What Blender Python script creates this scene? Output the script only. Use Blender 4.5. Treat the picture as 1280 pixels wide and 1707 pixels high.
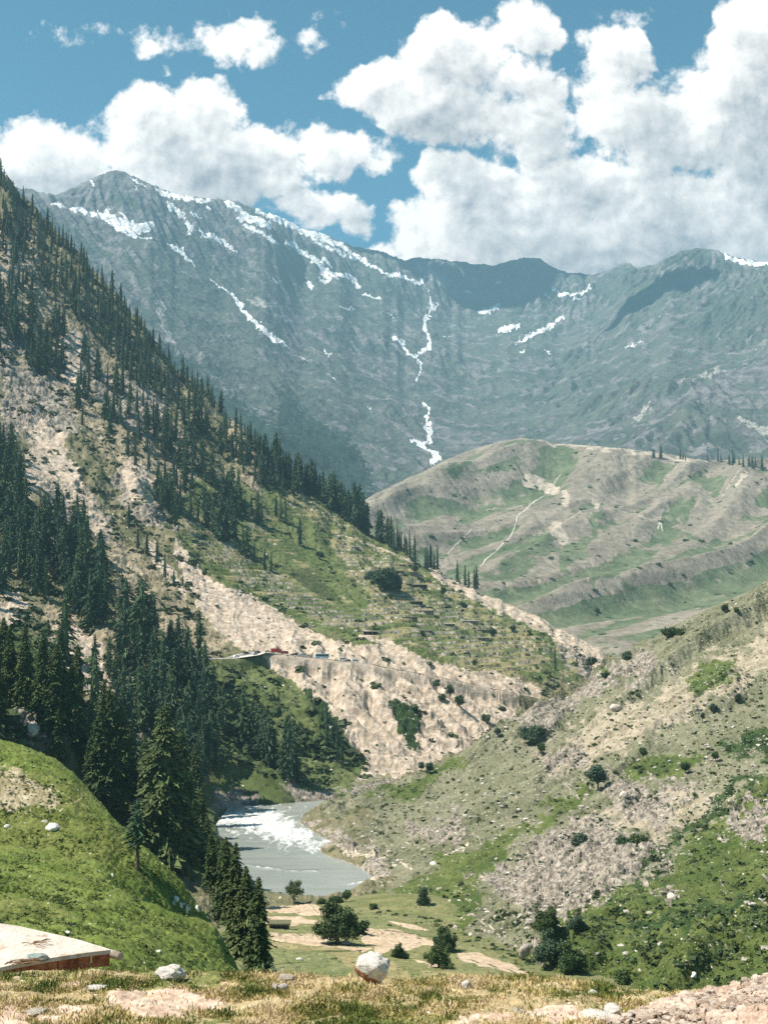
import bpy, math, random
import numpy as np
from math import radians as R
rng = np.random.default_rng(7)
random.seed(7)
sc = bpy.context.scene
for o in list(bpy.data.objects): bpy.data.objects.remove(o)
COL = sc.collection

# ------------------------------------------------------------ camera, sky, sun, exposure
FPX = 2000.0                       # focal length in pixels of a 1280 x 1707 frame
PITCH = math.atan(146.5/FPX)
cd = bpy.data.cameras.new('camera'); cam = bpy.data.objects.new('camera', cd); COL.objects.link(cam)
cd.sensor_fit = 'VERTICAL'; cd.sensor_height = 36.0; cd.lens = 36.0*FPX/1707.0
cd.clip_start = 0.5; cd.clip_end = 60000
cam.location = (0, 0, 0); cam.rotation_euler = (math.pi/2 + PITCH, 0, 0)
sc.camera = cam

SUN_EL, SUN_AZ = R(57), R(-102)      # azimuth from +Y towards +X: the sun stands to the left, a little behind
SUN_DIR = np.array([math.sin(SUN_AZ)*math.cos(SUN_EL), math.cos(SUN_AZ)*math.cos(SUN_EL), math.sin(SUN_EL)])
sd = bpy.data.lights.new('sun', 'SUN'); sun = bpy.data.objects.new('sun', sd); COL.objects.link(sun)
sd.energy = 4.8; sd.angle = R(0.5); sd.color = (1.0, 0.93, 0.82)
from mathutils import Vector
sun.rotation_euler = Vector(SUN_DIR).to_track_quat('Z', 'Y').to_euler()
sc.view_settings.view_transform = 'Standard'; sc.view_settings.look = 'None'
sc.view_settings.exposure = EXPOSURE = 0.98; sc.view_settings.gamma = 1

sc.cycles.max_bounces = 4; sc.cycles.diffuse_bounces = 2; sc.cycles.glossy_bounces = 2; sc.cycles.transmission_bounces = 2
sc.cycles.use_denoising = False
sc.cycles.volume_bounces = 1; sc.cycles.transparent_max_bounces = 8; sc.cycles.use_fast_gi = False

class NT:
    """small helper to write node trees"""
    def __init__(s, tree): s.t = tree; s.n = tree.nodes; s.l = tree.links
    def new(s, kind, **kw):
        n = s.n.new(kind)
        for k, v in kw.items(): setattr(n, k, v)
        return n
    def put(s, sock, v):
        if hasattr(v, 'is_linked') or isinstance(v, bpy.types.NodeSocket): s.l.new(v, sock)
        elif isinstance(v, (tuple, list)) and sock.type == 'RGBA' and len(v) == 3: sock.default_value = (*v, 1)
        else: sock.default_value = v
    def m(s, op, a, b=None, c=None, clamp=False):
        n = s.new('ShaderNodeMath', operation=op, use_clamp=clamp)
        s.put(n.inputs[0], a)
        if b is not None: s.put(n.inputs[1], b)
        if c is not None: s.put(n.inputs[2], c)
        return n.outputs[0]
    def v(s, op, a, b=None, scale=None):
        n = s.new('ShaderNodeVectorMath', operation=op)
        s.put(n.inputs[0], a)
        if b is not None: s.put(n.inputs[1], b)
        if scale is not None: s.put(n.inputs['Scale'], scale)
        return n.outputs['Value'] if op in ('DOT_PRODUCT', 'LENGTH') else n.outputs[0]
    def mix(s, f, a, b, blend='MIX'):
        n = s.new('ShaderNodeMix', data_type='RGBA', blend_type=blend)
        s.put(n.inputs[0], f); s.put(n.inputs[6], a); s.put(n.inputs[7], b)
        return n.outputs[2]
    def ramp(s, x, lo, hi, a=0.0, b=1.0, smooth=True):
        n = s.new('ShaderNodeMapRange', interpolation_type='SMOOTHSTEP' if smooth else 'LINEAR')
        s.put(n.inputs[0], x); s.put(n.inputs[1], lo); s.put(n.inputs[2], hi); s.put(n.inputs[3], a); s.put(n.inputs[4], b)
        return n.outputs[0]
    def noise(s, vec, scale, detail=5, rough=0.55, lac=2.0, dist=0.0, dims='3D'):
        n = s.new('ShaderNodeTexNoise', noise_dimensions=dims)
        s.put(n.inputs['Vector'], vec); s.put(n.inputs['Scale'], scale); s.put(n.inputs['Detail'], detail)
        s.put(n.inputs['Roughness'], rough); s.put(n.inputs['Lacunarity'], lac); s.put(n.inputs['Distortion'], dist)
        return n.outputs[0]
    def voro(s, vec, scale, feature='F1', rand=1.0, out='Distance'):
        n = s.new('ShaderNodeTexVoronoi', feature=feature)
        s.put(n.inputs['Vector'], vec); s.put(n.inputs['Scale'], scale); s.put(n.inputs['Randomness'], rand)
        return n.outputs[out]
    def attr(s, name):
        n = s.new('ShaderNodeAttribute', attribute_name=name, attribute_type='GEOMETRY'); return n.outputs['Fac']

# clouds: direction space (u = x/y, v = z/y), ellipses given by centre and radius
CLOUDS = [  # cx, cy, rx, ry, strength  (centres on a 1280 x 1707 frame, turned into directions below)
 (20,255,120,75,1.0),(95,235,80,50,.8),(235,190,85,72,1.0),(330,185,75,70,1.05),(300,270,190,80,1.1),(425,235,80,62,1.0),(150,300,160,60,1.1),
 (575,238,80,38,.85),(520,215,45,34,.6),(530,335,80,34,.8),(585,362,36,20,.5),
 (400,40,85,50,.75),(250,60,80,36,.35),(150,35,80,28,.28),(548,35,52,62,.45),
 (620,125,80,52,.95),(770,75,90,68,1.05),(740,150,130,62,1.1),(870,150,95,92,1.1),(880,30,50,48,.8),(900,225,70,36,.7),
 (1040,75,75,72,.9),(1010,140,55,60,.8),(1085,190,120,75,1.05),(1130,120,40,46,.5),(1245,130,75,110,1.0),(1260,20,60,60,.8),(1190,225,100,60,1.0),(1275,250,80,90,1.0),(1075,5,70,22,.5),
 (770,300,80,60,1.0),(720,370,75,62,1.0),(880,310,110,75,1.05),(1000,300,120,70,1.05),(860,400,200,70,1.1),(1100,340,160,100,1.1),(1260,350,120,100,1.1),(1000,400,150,70,1.1)]

def build_world():
    w = bpy.data.worlds.new('World'); sc.world = w; w.use_nodes = True
    t = NT(w.node_tree); t.n.clear()
    out = t.new('ShaderNodeOutputWorld'); bg = t.new('ShaderNodeBackground')
    sky = t.new('ShaderNodeTexSky', sky_type='NISHITA', sun_disc=False)
    sky.sun_elevation = SUN_EL; sky.sun_rotation = SUN_AZ; sky.altitude = 2400; sky.air_density = 1.0; sky.dust_density = 0.6; sky.ozone_density = 2.0
    # density group
    g = bpy.data.node_groups.new('cloud_density', 'ShaderNodeTree')
    g.interface.new_socket('P', in_out='INPUT', socket_type='NodeSocketVector')
    g.interface.new_socket('D', in_out='OUTPUT', socket_type='NodeSocketFloat')
    q = NT(g); gi = q.new('NodeGroupInput'); go = q.new('NodeGroupOutput')
    P = gi.outputs[0]
    wn = q.new('ShaderNodeTexNoise', noise_dimensions='2D'); q.put(wn.inputs['Vector'], P); q.put(wn.inputs['Scale'], 0.012*2000); q.put(wn.inputs['Detail'], 4.0); q.put(wn.inputs['Roughness'], .55)
    off = q.v('SCALE', q.v('SUBTRACT', wn.outputs['Color'], (.5, .5, .5)), scale=62/2000)
    PW = q.v('ADD', P, off)
    acc = None
    for cx, cy, rx, ry, s in CLOUDS:
        c = ((cx-640)/FPX, (1000-cy)/FPX, 0)
        dv = q.v('MULTIPLY', q.v('SUBTRACT', PW, c), (FPX/rx, FPX/ry, 0))
        d2 = q.v('DOT_PRODUCT', dv, dv)
        e = q.m('MULTIPLY_ADD', d2, -0.62*s, s)
        acc = e if acc is None else q.m('SMOOTH_MAX', acc, e, 0.18)
    acc = q.m('MAXIMUM', acc, -0.7)
    n1 = q.noise(P, 0.0075*2000, 9, .58, 2.1, 0.0, '2D')
    v1 = q.new('ShaderNodeTexVoronoi', feature='SMOOTH_F1', voronoi_dimensions='2D')
    q.put(v1.inputs['Vector'], PW); q.put(v1.inputs['Scale'], 0.017*2000); q.put(v1.inputs['Smoothness'], .5)
    v1.inputs['Detail'].default_value = 3; v1.inputs['Roughness'].default_value = .55; v1.normalize = True
    bil = q.m('SUBTRACT', 0.42, v1.outputs['Distance'])
    d = q.m('ADD', acc, q.m('MULTIPLY', q.m('SUBTRACT', n1, .5), 1.9))
    d = q.m('ADD', d, q.m('MULTIPLY', bil, 1.0))
    q.put(go.inputs[0], q.m('SUBTRACT', d, 0.36))
    tc = t.new('ShaderNodeTexCoord'); D = tc.outputs['Generated']
    sp = t.new('ShaderNodeSeparateXYZ'); t.put(sp.inputs[0], D)
    yy = t.m('MAXIMUM', sp.outputs[1], 0.02)
    u = t.m('DIVIDE', sp.outputs[0], yy); v = t.m('DIVIDE', sp.outputs[2], yy)
    cb = t.new('ShaderNodeCombineXYZ'); t.put(cb.inputs[0], u); t.put(cb.inputs[1], v)
    P0 = cb.outputs[0]
    def dens(off):
        n = t.new('ShaderNodeGroup'); n.node_tree = g
        t.put(n.inputs[0], t.v('ADD', P0, off)); return n.outputs[0]
    k = 1/2000
    d0 = dens((0, 0, 0)); d1 = dens((-9*k, 13*k, 0)); d2 = dens((-26*k, 40*k, 0)); d3 = dens((-60*k, 95*k, 0))
    alpha = t.ramp(d0, -0.04, 0.34)
    thin = t.ramp(d0, 0.3, 1.3)
    occ = t.m('ADD', t.m('MULTIPLY', t.m('MAXIMUM', d1, 0.0), .26), t.m('ADD', t.m('MULTIPLY', t.m('MAXIMUM', d2, 0.0), .36), t.m('MULTIPLY', t.m('MAXIMUM', d3, 0.0), .42)))
    lit = t.m('POWER', 2.718, t.m('MULTIPLY', occ, -1.75))
    relief = t.m('SUBTRACT', d0, d1)
    lit = t.m('ADD', lit, t.m('MULTIPLY', relief, .42), clamp=True)
    lit = t.ramp(lit, 0.02, 0.72, smooth=False)
    ccol = t.mix(lit, (0.185, 0.185, 0.20), (0.70, 0.655, 0.61))
    base = t.v('MULTIPLY', t.v('SCALE', sky.outputs[0], scale=0.066), (0.30, 0.90, 0.86))
    front = t.ramp(sp.outputs[1], 0.05, 0.25)
    a = t.m('MULTIPLY', alpha, front)
    col = t.mix(a, base, ccol)
    t.put(bg.inputs[0], col); bg.inputs[1].default_value = 1.0
    t.l.new(bg.outputs[0], out.inputs[0])
    w.cycles.sampling_method = 'NONE'
build_world()

# ------------------------------------------------------------ numbers: projection, noise, interpolation
CP, SP = math.cos(PITCH), math.sin(PITCH)
def P(px, py, Y):
    a = (np.asarray(px, float)-640)/FPX; b = (853.5-np.asarray(py, float))/FPX
    k = Y/(CP - b*SP)
    return np.stack([a*k, Y+0*a, (SP + b*CP)*k], -1)
def project(x, y, z):
    f = y*CP + z*SP; up = -y*SP + z*CP
    return 640 + FPX*x/f, 853.5 - FPX*up/f
def tanel(px, py):
    b = (853.5-py)/FPX; return (SP + b*CP)/(CP - b*SP)

def _h(ix, iy, seed):
    n = (ix.astype(np.int64)*374761393 + iy.astype(np.int64)*668265263 + seed*1442695041) & 0xffffffff
    n = ((n ^ (n >> 13))*1274126177) & 0xffffffff
    return (n ^ (n >> 16)) & 0xffffffff
_AN = np.arange(256)/256*2*np.pi; _GX, _GY = np.cos(_AN).astype(np.float32), np.sin(_AN).astype(np.float32)
def perlin(x, y, seed=0):
    x = np.asarray(x, float); y = np.asarray(y, float)
    fx0 = np.floor(x); fy0 = np.floor(y); fx = (x-fx0).astype(np.float32); fy = (y-fy0).astype(np.float32)
    ix = fx0.astype(np.int64); iy = fy0.astype(np.int64)
    u = fx*fx*fx*(fx*(fx*6-15)+10); v = fy*fy*fy*(fy*(fy*6-15)+10)
    def g(dx, dy):
        h = _h(ix+dx, iy+dy, seed) & 255
        return _GX[h]*(fx-dx) + _GY[h]*(fy-dy)
    a = g(0,0); b = g(1,0); c = g(0,1); d = g(1,1)
    return 1.5*((a+(b-a)*u)*(1-v) + (c+(d-c)*u)*v)
def fbm(x, y, s, octv=5, gain=.5, seed=0):
    """s = largest feature size in metres"""
    r = 0; a = 1.0; f = 1.0/s
    for i in range(octv):
        r = r + a*perlin(x*f + 17.3*i, y*f - 9.1*i, seed+i); a *= gain; f *= 2.03
    return r
def ridged(x, y, s, octv=5, gain=.5, seed=0):
    r = 0; a = 1.0; f = 1.0/s; w = 1.0
    for i in range(octv):
        n = 1-np.abs(perlin(x*f + 7.7*i, y*f + 3.3*i, seed+i)); n = n*n
        r = r + a*n*w; w = np.clip(n*1.4, 0, 1); a *= gain; f *= 2.07
    return r
def worley(x, y, s, seed=0):
    """F1 distance and cell hash"""
    x = np.asarray(x)/s; y = np.asarray(y)/s; ix = np.floor(x).astype(np.int64); iy = np.floor(y).astype(np.int64)
    best = np.full(x.shape, 9.0); second = np.full(x.shape, 9.0); hid = np.zeros(x.shape)
    for dx in (-1, 0, 1):
        for dy in (-1, 0, 1):
            h = _h(ix+dx, iy+dy, seed)
            cx = ix+dx+(h & 1023)/1023; cy = iy+dy+((h >> 10) & 1023)/1023
            d = np.hypot(cx-x, cy-y); m = d < best
            second = np.where(m, best, np.minimum(second, d)); hid = np.where(m, ((h >> 20) & 1023)/1023, hid); best = np.where(m, d, best)
    return best, second-best, hid
def sstep(x, a, b):
    t = np.clip((x-a)/(b-a), 0, 1); return t*t*(3-2*t)

class RBF:
    def __init__(s, pts, scale, c=0.05):
        p = np.array(pts, float); s.sc = scale; s.xy = p[:, :2]/scale; s.c = c; n = len(p)
        A = np.zeros((n+3, n+3)); r = np.hypot(*(s.xy[:, None]-s.xy[None]).transpose(2, 0, 1))
        A[:n, :n] = np.sqrt(r*r+c*c); A[:n, n] = 1; A[:n, n+1:] = s.xy; A[n:, :n] = A[:n, n:].T
        A[:n, :n] -= np.eye(n)*0.002
        s.w = np.linalg.lstsq(A, np.r_[p[:, 2], 0, 0, 0], rcond=None)[0]
    def __call__(s, x, y):
        x = x/s.sc; y = y/s.sc; n = len(s.xy); r = s.w[n] + s.w[n+1]*x + s.w[n+2]*y
        for i in range(n): r = r + s.w[i]*np.sqrt((x-s.xy[i, 0])**2 + (y-s.xy[i, 1])**2 + s.c**2)
        return r

def erode(Z, cell, drops=20000, batches=24, steps=48, seed=1, K=4.0, ero=.32, dep=.22, evap=.02, minslope=.01, inertia=.08, hard=None):
    """droplet erosion, many droplets at once; returns a new height raster"""
    g = np.random.default_rng(seed); H = (Z/cell).astype(np.float64).copy(); ny, nx = H.shape
    for b in range(batches):
        px = g.uniform(2, nx-4, drops); py = g.uniform(2, ny-4, drops)
        dx = np.zeros(drops); dy = np.zeros(drops); sp = np.ones(drops); wa = np.ones(drops); se = np.zeros(drops)
        for s in range(steps):
            ix = px.astype(int); iy = py.astype(int); fx = px-ix; fy = py-iy; i0 = iy*nx+ix; Hf = H.ravel()
            a = Hf[i0]; b_ = Hf[i0+1]; c = Hf[i0+nx]; d = Hf[i0+nx+1]
            gx = (b_-a)*(1-fy)+(d-c)*fy; gy = (c-a)*(1-fx)+(d-b_)*fx
            h0 = a*(1-fx)*(1-fy)+b_*fx*(1-fy)+c*(1-fx)*fy+d*fx*fy
            dx = dx*inertia-gx*(1-inertia); dy = dy*inertia-gy*(1-inertia); l = np.hypot(dx, dy)+1e-9; dx /= l; dy /= l
            qx = np.clip(px+dx, 1, nx-3); qy = np.clip(py+dy, 1, ny-3)
            jx = qx.astype(int); jy = qy.astype(int); ex = qx-jx; ey = qy-jy; j0 = jy*nx+jx
            h1 = Hf[j0]*(1-ex)*(1-ey)+Hf[j0+1]*ex*(1-ey)+Hf[j0+nx]*(1-ex)*ey+Hf[j0+nx+1]*ex*ey
            dh = h1-h0; cap = np.maximum(-dh, minslope)*sp*wa*K
            up = dh > 0; over = se > cap
            dz = np.where(up, np.minimum(dh, se), np.where(over, (se-cap)*dep, -np.minimum((cap-se)*ero, np.maximum(-dh, 0)*.9)))
            se = se-dz
            ch = 0
            for off, w in ((0, (1-fx)*(1-fy)), (1, fx*(1-fy)), (nx, (1-fx)*fy), (nx+1, fx*fy)):
                ch = ch+np.bincount(i0+off, dz*w, nx*ny)
            H = H+np.clip(ch, -.12, .12).reshape(ny, nx)
            sp = np.sqrt(np.clip(sp*sp-dh*4, .01, 16)); wa *= 1-evap; px, py = qx, qy
        M = H.copy(); M[1:-1, 1:-1] = (H[:-2, 1:-1]+H[2:, 1:-1]+H[1:-1, :-2]+H[1:-1, 2:])/4
        H = np.where(np.abs(H-M) > .8, M, H*.94+M*.06)
    Z0 = Z/cell; H = np.clip(H, Z0-7, Z0+3.5)
    return H*cell

class Land:
    """a height raster in world metres"""
    def __init__(s, x0, x1, y0, y1, cell):
        s.x0, s.y0, s.c = x0, y0, cell; s.nx = int((x1-x0)/cell)+1; s.ny = int((y1-y0)/cell)+1
        s.X, s.Y = np.meshgrid(x0+np.arange(s.nx)*cell, y0+np.arange(s.ny)*cell)
    def set(s, Z): s.Z = Z; return s
    def __call__(s, x, y):
        u = np.clip((np.asarray(x, float)-s.x0)/s.c, 0, s.nx-1.001); v = np.clip((np.asarray(y, float)-s.y0)/s.c, 0, s.ny-1.001)
        i = u.astype(int); j = v.astype(int); fx = u-i; fy = v-j; fx = fx*fx*(3-2*fx)*.5+fx*.5; fy = fy*fy*(3-2*fy)*.5+fy*.5
        Z = s.Z
        return (Z[j, i]*(1-fx)+Z[j, i+1]*fx)*(1-fy)+(Z[j+1, i]*(1-fx)+Z[j+1, i+1]*fx)*fy
    def fit_outline(s, line, ynear, yfar, its=2, cols=None):
        """lift or lower the land, more with distance, until its skyline follows the outline (a list of px, py)"""
        line = np.array(line, float); n = 260
        us = np.linspace((line[0, 0]-640)/FPX, (line[-1, 0]-640)/FPX, n)
        tt = tanel(0, np.interp(us*FPX+640, line[:, 0], line[:, 1]))
        Ys = np.linspace(ynear, yfar, 500)
        for k in range(its):
            xx = us[:, None]*Ys; zz = s(xx, np.broadcast_to(Ys, xx.shape)); tn = zz/Ys
            best = tn.max(1); yb = Ys[tn.argmax(1)]
            dt = tt-best
            U = s.X/np.maximum(s.Y, 1); DT = np.interp(U, us, dt); YB = np.interp(U, us, np.convolve(np.pad(yb, 6, 'edge'), np.ones(13)/13, 'valid'))
            W = sstep(s.Y, ynear, np.maximum(YB*.97, ynear+1))
            s.Z = s.Z + DT*s.Y*W
    def hit(s, px, py, y0, y1, n=900):
        """first point of the land seen along pixel rays"""
        px = np.atleast_1d(np.asarray(px, float)); py = np.atleast_1d(np.asarray(py, float))
        Ys = np.geomspace(y0, y1, n); q = P(px, py, 1.0)
        xx = q[:, 0, None]*Ys; zr = q[:, 2, None]*Ys; zz = s(xx, np.broadcast_to(Ys, xx.shape))
        below = zr <= zz; k = below.argmax(1); ok = below.any(1); k = np.clip(k, 1, n-1); r = np.arange(len(px))
        d0 = (zr-zz)[r, k-1]; d1 = (zr-zz)[r, k]; f = np.clip(d0/(d0-d1+1e-9), 0, 1)
        Y = Ys[k-1]*(1-f)+Ys[k]*f
        return np.stack([q[:, 0]*Y, Y, s(q[:, 0]*Y, Y)], -1), ok

def polar(land, px0, px1, y0, y1, cols, rows, wlog=.25, hidden=.15):
    """sheet of vertices whose spacing follows what can be made out from the valley: dense on near and steep faces"""
    us = (np.linspace(px0, px1, cols)-640)/FPX; Ys = np.geomspace(y0, y1, 1400)
    xx = us[:, None]*Ys; zz = land(xx, np.broadcast_to(Ys, xx.shape)); v = zz/Ys
    dv = np.diff(v, axis=1); top = np.maximum.accumulate(v, 1)[:, :-1]; vis = (v[:, 1:] >= top-1e-6)
    ds = np.abs(dv)*np.where(vis, 1, hidden) + np.diff(np.log(Ys))*wlog*.1 + 1e-7
    cs = np.concatenate([np.zeros((cols, 1)), np.cumsum(ds, 1)], 1)
    k = np.ones(9)/9; cs = np.apply_along_axis(lambda a: np.convolve(np.pad(a, 4, 'edge'), k, 'valid'), 0, cs/cs[:, -1:])
    X = np.zeros((rows, cols)); Yv = np.zeros((rows, cols)); s = np.linspace(0, 1, rows)
    for j in range(cols):
        Yv[:, j] = np.interp(s, cs[j], Ys); X[:, j] = us[j]*Yv[:, j]
    return X, Yv

def seg_dist(px, py, line):
    line = np.array(line, float); best = np.full(np.shape(px), 1e9)
    for (x0, y0), (x1, y1) in zip(line[:-1, :2], line[1:, :2]):
        dx, dy = x1-x0, y1-y0; L = dx*dx+dy*dy+1e-9
        t = np.clip(((px-x0)*dx+(py-y0)*dy)/L, 0, 1); best = np.minimum(best, np.hypot(px-x0-t*dx, py-y0-t*dy))
    return best
def inside(px, py, poly):
    r = np.zeros(np.shape(px), bool); n = len(poly)
    for i in range(n):
        (x0, y0), (x1, y1) = poly[i][:2], poly[(i+1) % n][:2]
        if y0 == y1: continue
        r ^= ((y0 > py) != (y1 > py)) & (px < (x1-x0)*(py-y0)/(y1-y0)+x0)
    return r
def area(px, py, polys, soft=6):
    """1 inside, .5 on the edge, 0 outside; soft = width of the edge"""
    out = np.zeros(np.shape(px))
    for poly in polys:
        a = np.array(poly, float); bx = (px > a[:, 0].min()-soft) & (px < a[:, 0].max()+soft) & (py > a[:, 1].min()-soft) & (py < a[:, 1].max()+soft)
        if not bx.any(): continue
        x, y = px[bx], py[bx]; d = seg_dist(x, y, list(poly)+[poly[0]]); d = np.where(inside(x, y, poly), d, -d)
        out[bx] = np.maximum(out[bx], np.clip(.5+d/soft*.5, 0, 1))
    return out
def strokes(px, py, lines, soft=1.5, grow=1.0):
    out = np.zeros(np.shape(px))
    for line in lines:
        a = np.array(line, float); mw = a[:, 2].max()*grow+soft
        bx = (px > a[:, 0].min()-mw) & (px < a[:, 0].max()+mw) & (py > a[:, 1].min()-mw) & (py < a[:, 1].max()+mw)
        if not bx.any(): continue
        x, y = px[bx], py[bx]; best = np.full(x.shape, -9.0)
        for p, q in zip(a[:-1], a[1:]):
            dx, dy = q[0]-p[0], q[1]-p[1]; L = dx*dx+dy*dy+1e-9; t = np.clip(((x-p[0])*dx+(y-p[1])*dy)/L, 0, 1)
            best = np.maximum(best, (p[2]+(q[2]-p[2])*t)*grow-np.hypot(x-p[0]-t*dx, y-p[1]-t*dy))
        out[bx] = np.maximum(out[bx], np.clip(.5+best/soft*.5, 0, 1))
    return out

# ------------------------------------------------------------ making objects
def raw_mesh(name, V, F, mat=None, smooth=False, attrs=None, mats=None, midx=None):
    """V (n,3), F (m,k) all faces with k corners"""
    V = np.asarray(V, np.float32); F = np.asarray(F, np.int32); me = bpy.data.meshes.new(name)
    me.vertices.add(len(V)); me.vertices.foreach_set('co', V.ravel())
    k = F.shape[1]; me.loops.add(F.size); me.loops.foreach_set('vertex_index', F.ravel())
    me.polygons.add(len(F)); me.polygons.foreach_set('loop_start', np.arange(len(F), dtype=np.int32)*k)
    me.polygons.foreach_set('loop_total', np.full(len(F), k, np.int32))
    me.polygons.foreach_set('use_smooth', np.full(len(F), smooth, bool))
    if attrs:
        for an, av in attrs.items():
            at = me.attributes.new(an, 'FLOAT', 'POINT'); at.data.foreach_set('value', np.asarray(av, np.float32).ravel())
    for m_ in (mats or ([mat] if mat else [])): me.materials.append(m_)
    if midx is not None: me.polygons.foreach_set('material_index', np.asarray(midx, np.int32))
    me.update(calc_edges=True); return me
def link(name, me, parent=None, loc=(0, 0, 0), rot=(0, 0, 0), scale=(1, 1, 1)):
    o = bpy.data.objects.new(name, me); COL.objects.link(o)
    if parent: o.parent = parent
    o.location = loc; o.rotation_euler = rot; o.scale = scale
    return o
def tag(o, label=None, cat=None, group=None, kind=None):
    if label: o['label'] = label
    if cat: o['category'] = cat
    if group: o['group'] = group
    if kind: o['kind'] = kind
    return o
def thing(name, label, cat, loc, group=None, rz=0, scale=1.0):
    o = link(name, None, None, loc, (0, 0, rz), (scale,)*3); return tag(o, label, cat, group)
def grid_faces(r, c):
    i = np.arange(r*c).reshape(r, c); return np.stack([i[:-1, :-1], i[:-1, 1:], i[1:, 1:], i[1:, :-1]], -1).reshape(-1, 4)
def sheet(name, X, Y, Z, mat, attrs, label=None, cat=None, smooth=True):
    me = raw_mesh(name, np.stack([X, Y, Z], -1).reshape(-1, 3), grid_faces(*X.shape), mat, smooth, attrs)
    o = link(name, me); return tag(o, label, cat, None, 'structure')
# ------------------------------------------------------------ materials of the land
def fin(t, nt, col, rough=.9, bump=None, bumpd=.3, bumps=.6, spec=.15):
    out = nt.new('ShaderNodeOutputMaterial'); p = nt.new('ShaderNodeBsdfPrincipled')
    nt.put(p.inputs['Base Color'], col); nt.put(p.inputs['Roughness'], rough); p.inputs['Specular IOR Level'].default_value = spec
    if bump is not None:
        b = nt.new('ShaderNodeBump'); nt.put(b.inputs['Height'], bump); b.inputs['Distance'].default_value = bumpd; b.inputs['Strength'].default_value = bumps
        nt.l.new(b.outputs[0], p.inputs['Normal'])
    nt.l.new(p.outputs[0], out.inputs[0]); return p
def mat_new(name):
    m = bpy.data.materials.new(name); m.use_nodes = True; m.node_tree.nodes.clear(); return m, NT(m.node_tree)
def two(nt, vec, ca, cb, scale, lo=.36, hi=.64, detail=6, rough=.6, dist=0.0):
    return nt.mix(nt.ramp(nt.noise(vec, scale, detail, rough, 2.0, dist), lo, hi), ca, cb)

def land_mat(name, base, layers, fleck=None, bump=(1.0, .4, .6), streak=None, speck2=None):
    """base (colA, colB, size); layers (attribute, colA, colB, size, edge amount, edge size); sizes in metres"""
    m, nt = mat_new(name); tc = nt.new('ShaderNodeTexCoord'); V = tc.outputs['Object']
    col = two(nt, V, base[0], base[1], 1.0/base[2])
    if streak:
        sv = nt.new('ShaderNodeMapping'); nt.put(sv.inputs[0], V); sv.inputs['Rotation'].default_value = streak[0]; sv.inputs['Scale'].default_value = streak[1]
        col = nt.mix(nt.m('MULTIPLY', nt.ramp(nt.noise(sv.outputs[0], 1.0, 5, .6), .45, .7), streak[3]), col, streak[2])
    for an, ca, cb, size, amt, es in layers:
        a = nt.attr(an); n = nt.noise(V, 1.0/es, 5, .65)
        f = nt.ramp(nt.m('ADD', a, nt.m('MULTIPLY', nt.m('SUBTRACT', n, .5), amt)), .44, .56)
        f = nt.m('MULTIPLY', f, nt.ramp(a, 0.0, 0.06))
        col = nt.mix(f, col, two(nt, V, ca, cb, 1.0/size))
    if fleck:   # small stones or tufts: (size, colour, density attribute or None, amount)
        for size, c, an, thr in fleck:
            v = nt.voro(V, 1.0/size); h = nt.voro(V, 1.0/size, out='Color'); s = nt.new('ShaderNodeSeparateColor'); nt.put(s.inputs[0], h)
            keep = nt.m('LESS_THAN', s.outputs[0], thr if an is None else nt.m('MULTIPLY', nt.attr(an), thr))
            f = nt.m('MULTIPLY', nt.ramp(v, .30, .22), keep)
            col = nt.mix(f, col, c)
    hue = nt.ramp(nt.noise(V, 1.0/(base[2]*.13), 3, .7), .3, .7, .78, 1.22)
    col = nt.v('SCALE', col, scale=hue)
    b = nt.m('ADD', nt.noise(V, 1.0/bump[0], 6, .7), nt.m('MULTIPLY', nt.noise(V, .23/bump[0], 4, .6), 2.0))
    fin(m, nt, col, .95, b, bump[1], bump[2]); return m
# ------------------------------------------------------------ the land
def pts(rows, back=None):
    return [tuple(P(a, b, c)) for a, b, c in rows]
def behind(rows, dy, k):
    return [tuple(P(a, b+dy, c*k)) for a, b, c in rows]
WATER = -100.0
def on_water(px, py):
    Y = WATER/tanel(px, py); return tuple(P(px, py, Y)[:2])
RIVER = [on_water(*q) for q in [(400,1452),(392,1425),(386,1408),(366,1404),(362,1388),(357,1370),(362,1354),(376,1346),(410,1342),(450,1341),(490,1338),(548,1334)]]
RIVER += [(-6, 640), (14, 668), (50, 700), (95, 745), (150, 800), (168, 782), (112, 718), (62, 672), (24, 640), (0, 612), (-18, 592)]
RIVER += [on_water(*q) for q in [(520,1352),(506,1362),(500,1371),(514,1380),(530,1392),(548,1400),(556,1407),(536,1411),(534,1419),(550,1428),(580,1438),(604,1447),(620,1460),(624,1470),(604,1476),(590,1486),(572,1497),(540,1502),(500,1499),(470,1494),(436,1484),(410,1476),(396,1465)]]
def carve_river(X, Y, Z, bank=.35):
    out = Z.copy(); bx = (X > -120) & (X < 140) & (Y > 360) & (Y < 900); x, y, z = X[bx], Y[bx], Z[bx]
    d = seg_dist(x, y, RIVER+[RIVER[0]]); ins = inside(x, y, RIVER)
    lo = WATER+.35+np.minimum(d*bank, 2.6)+.25*perlin(x/3, y/3, 5)
    out[bx] = np.where(ins, np.minimum(z, WATER-.2-np.minimum(d*.5, 3)), np.where(d < 60, np.minimum(np.maximum(z, lo), np.maximum(lo, WATER+1.2+d*.62+(d/9)**2)), z)); return out

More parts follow.
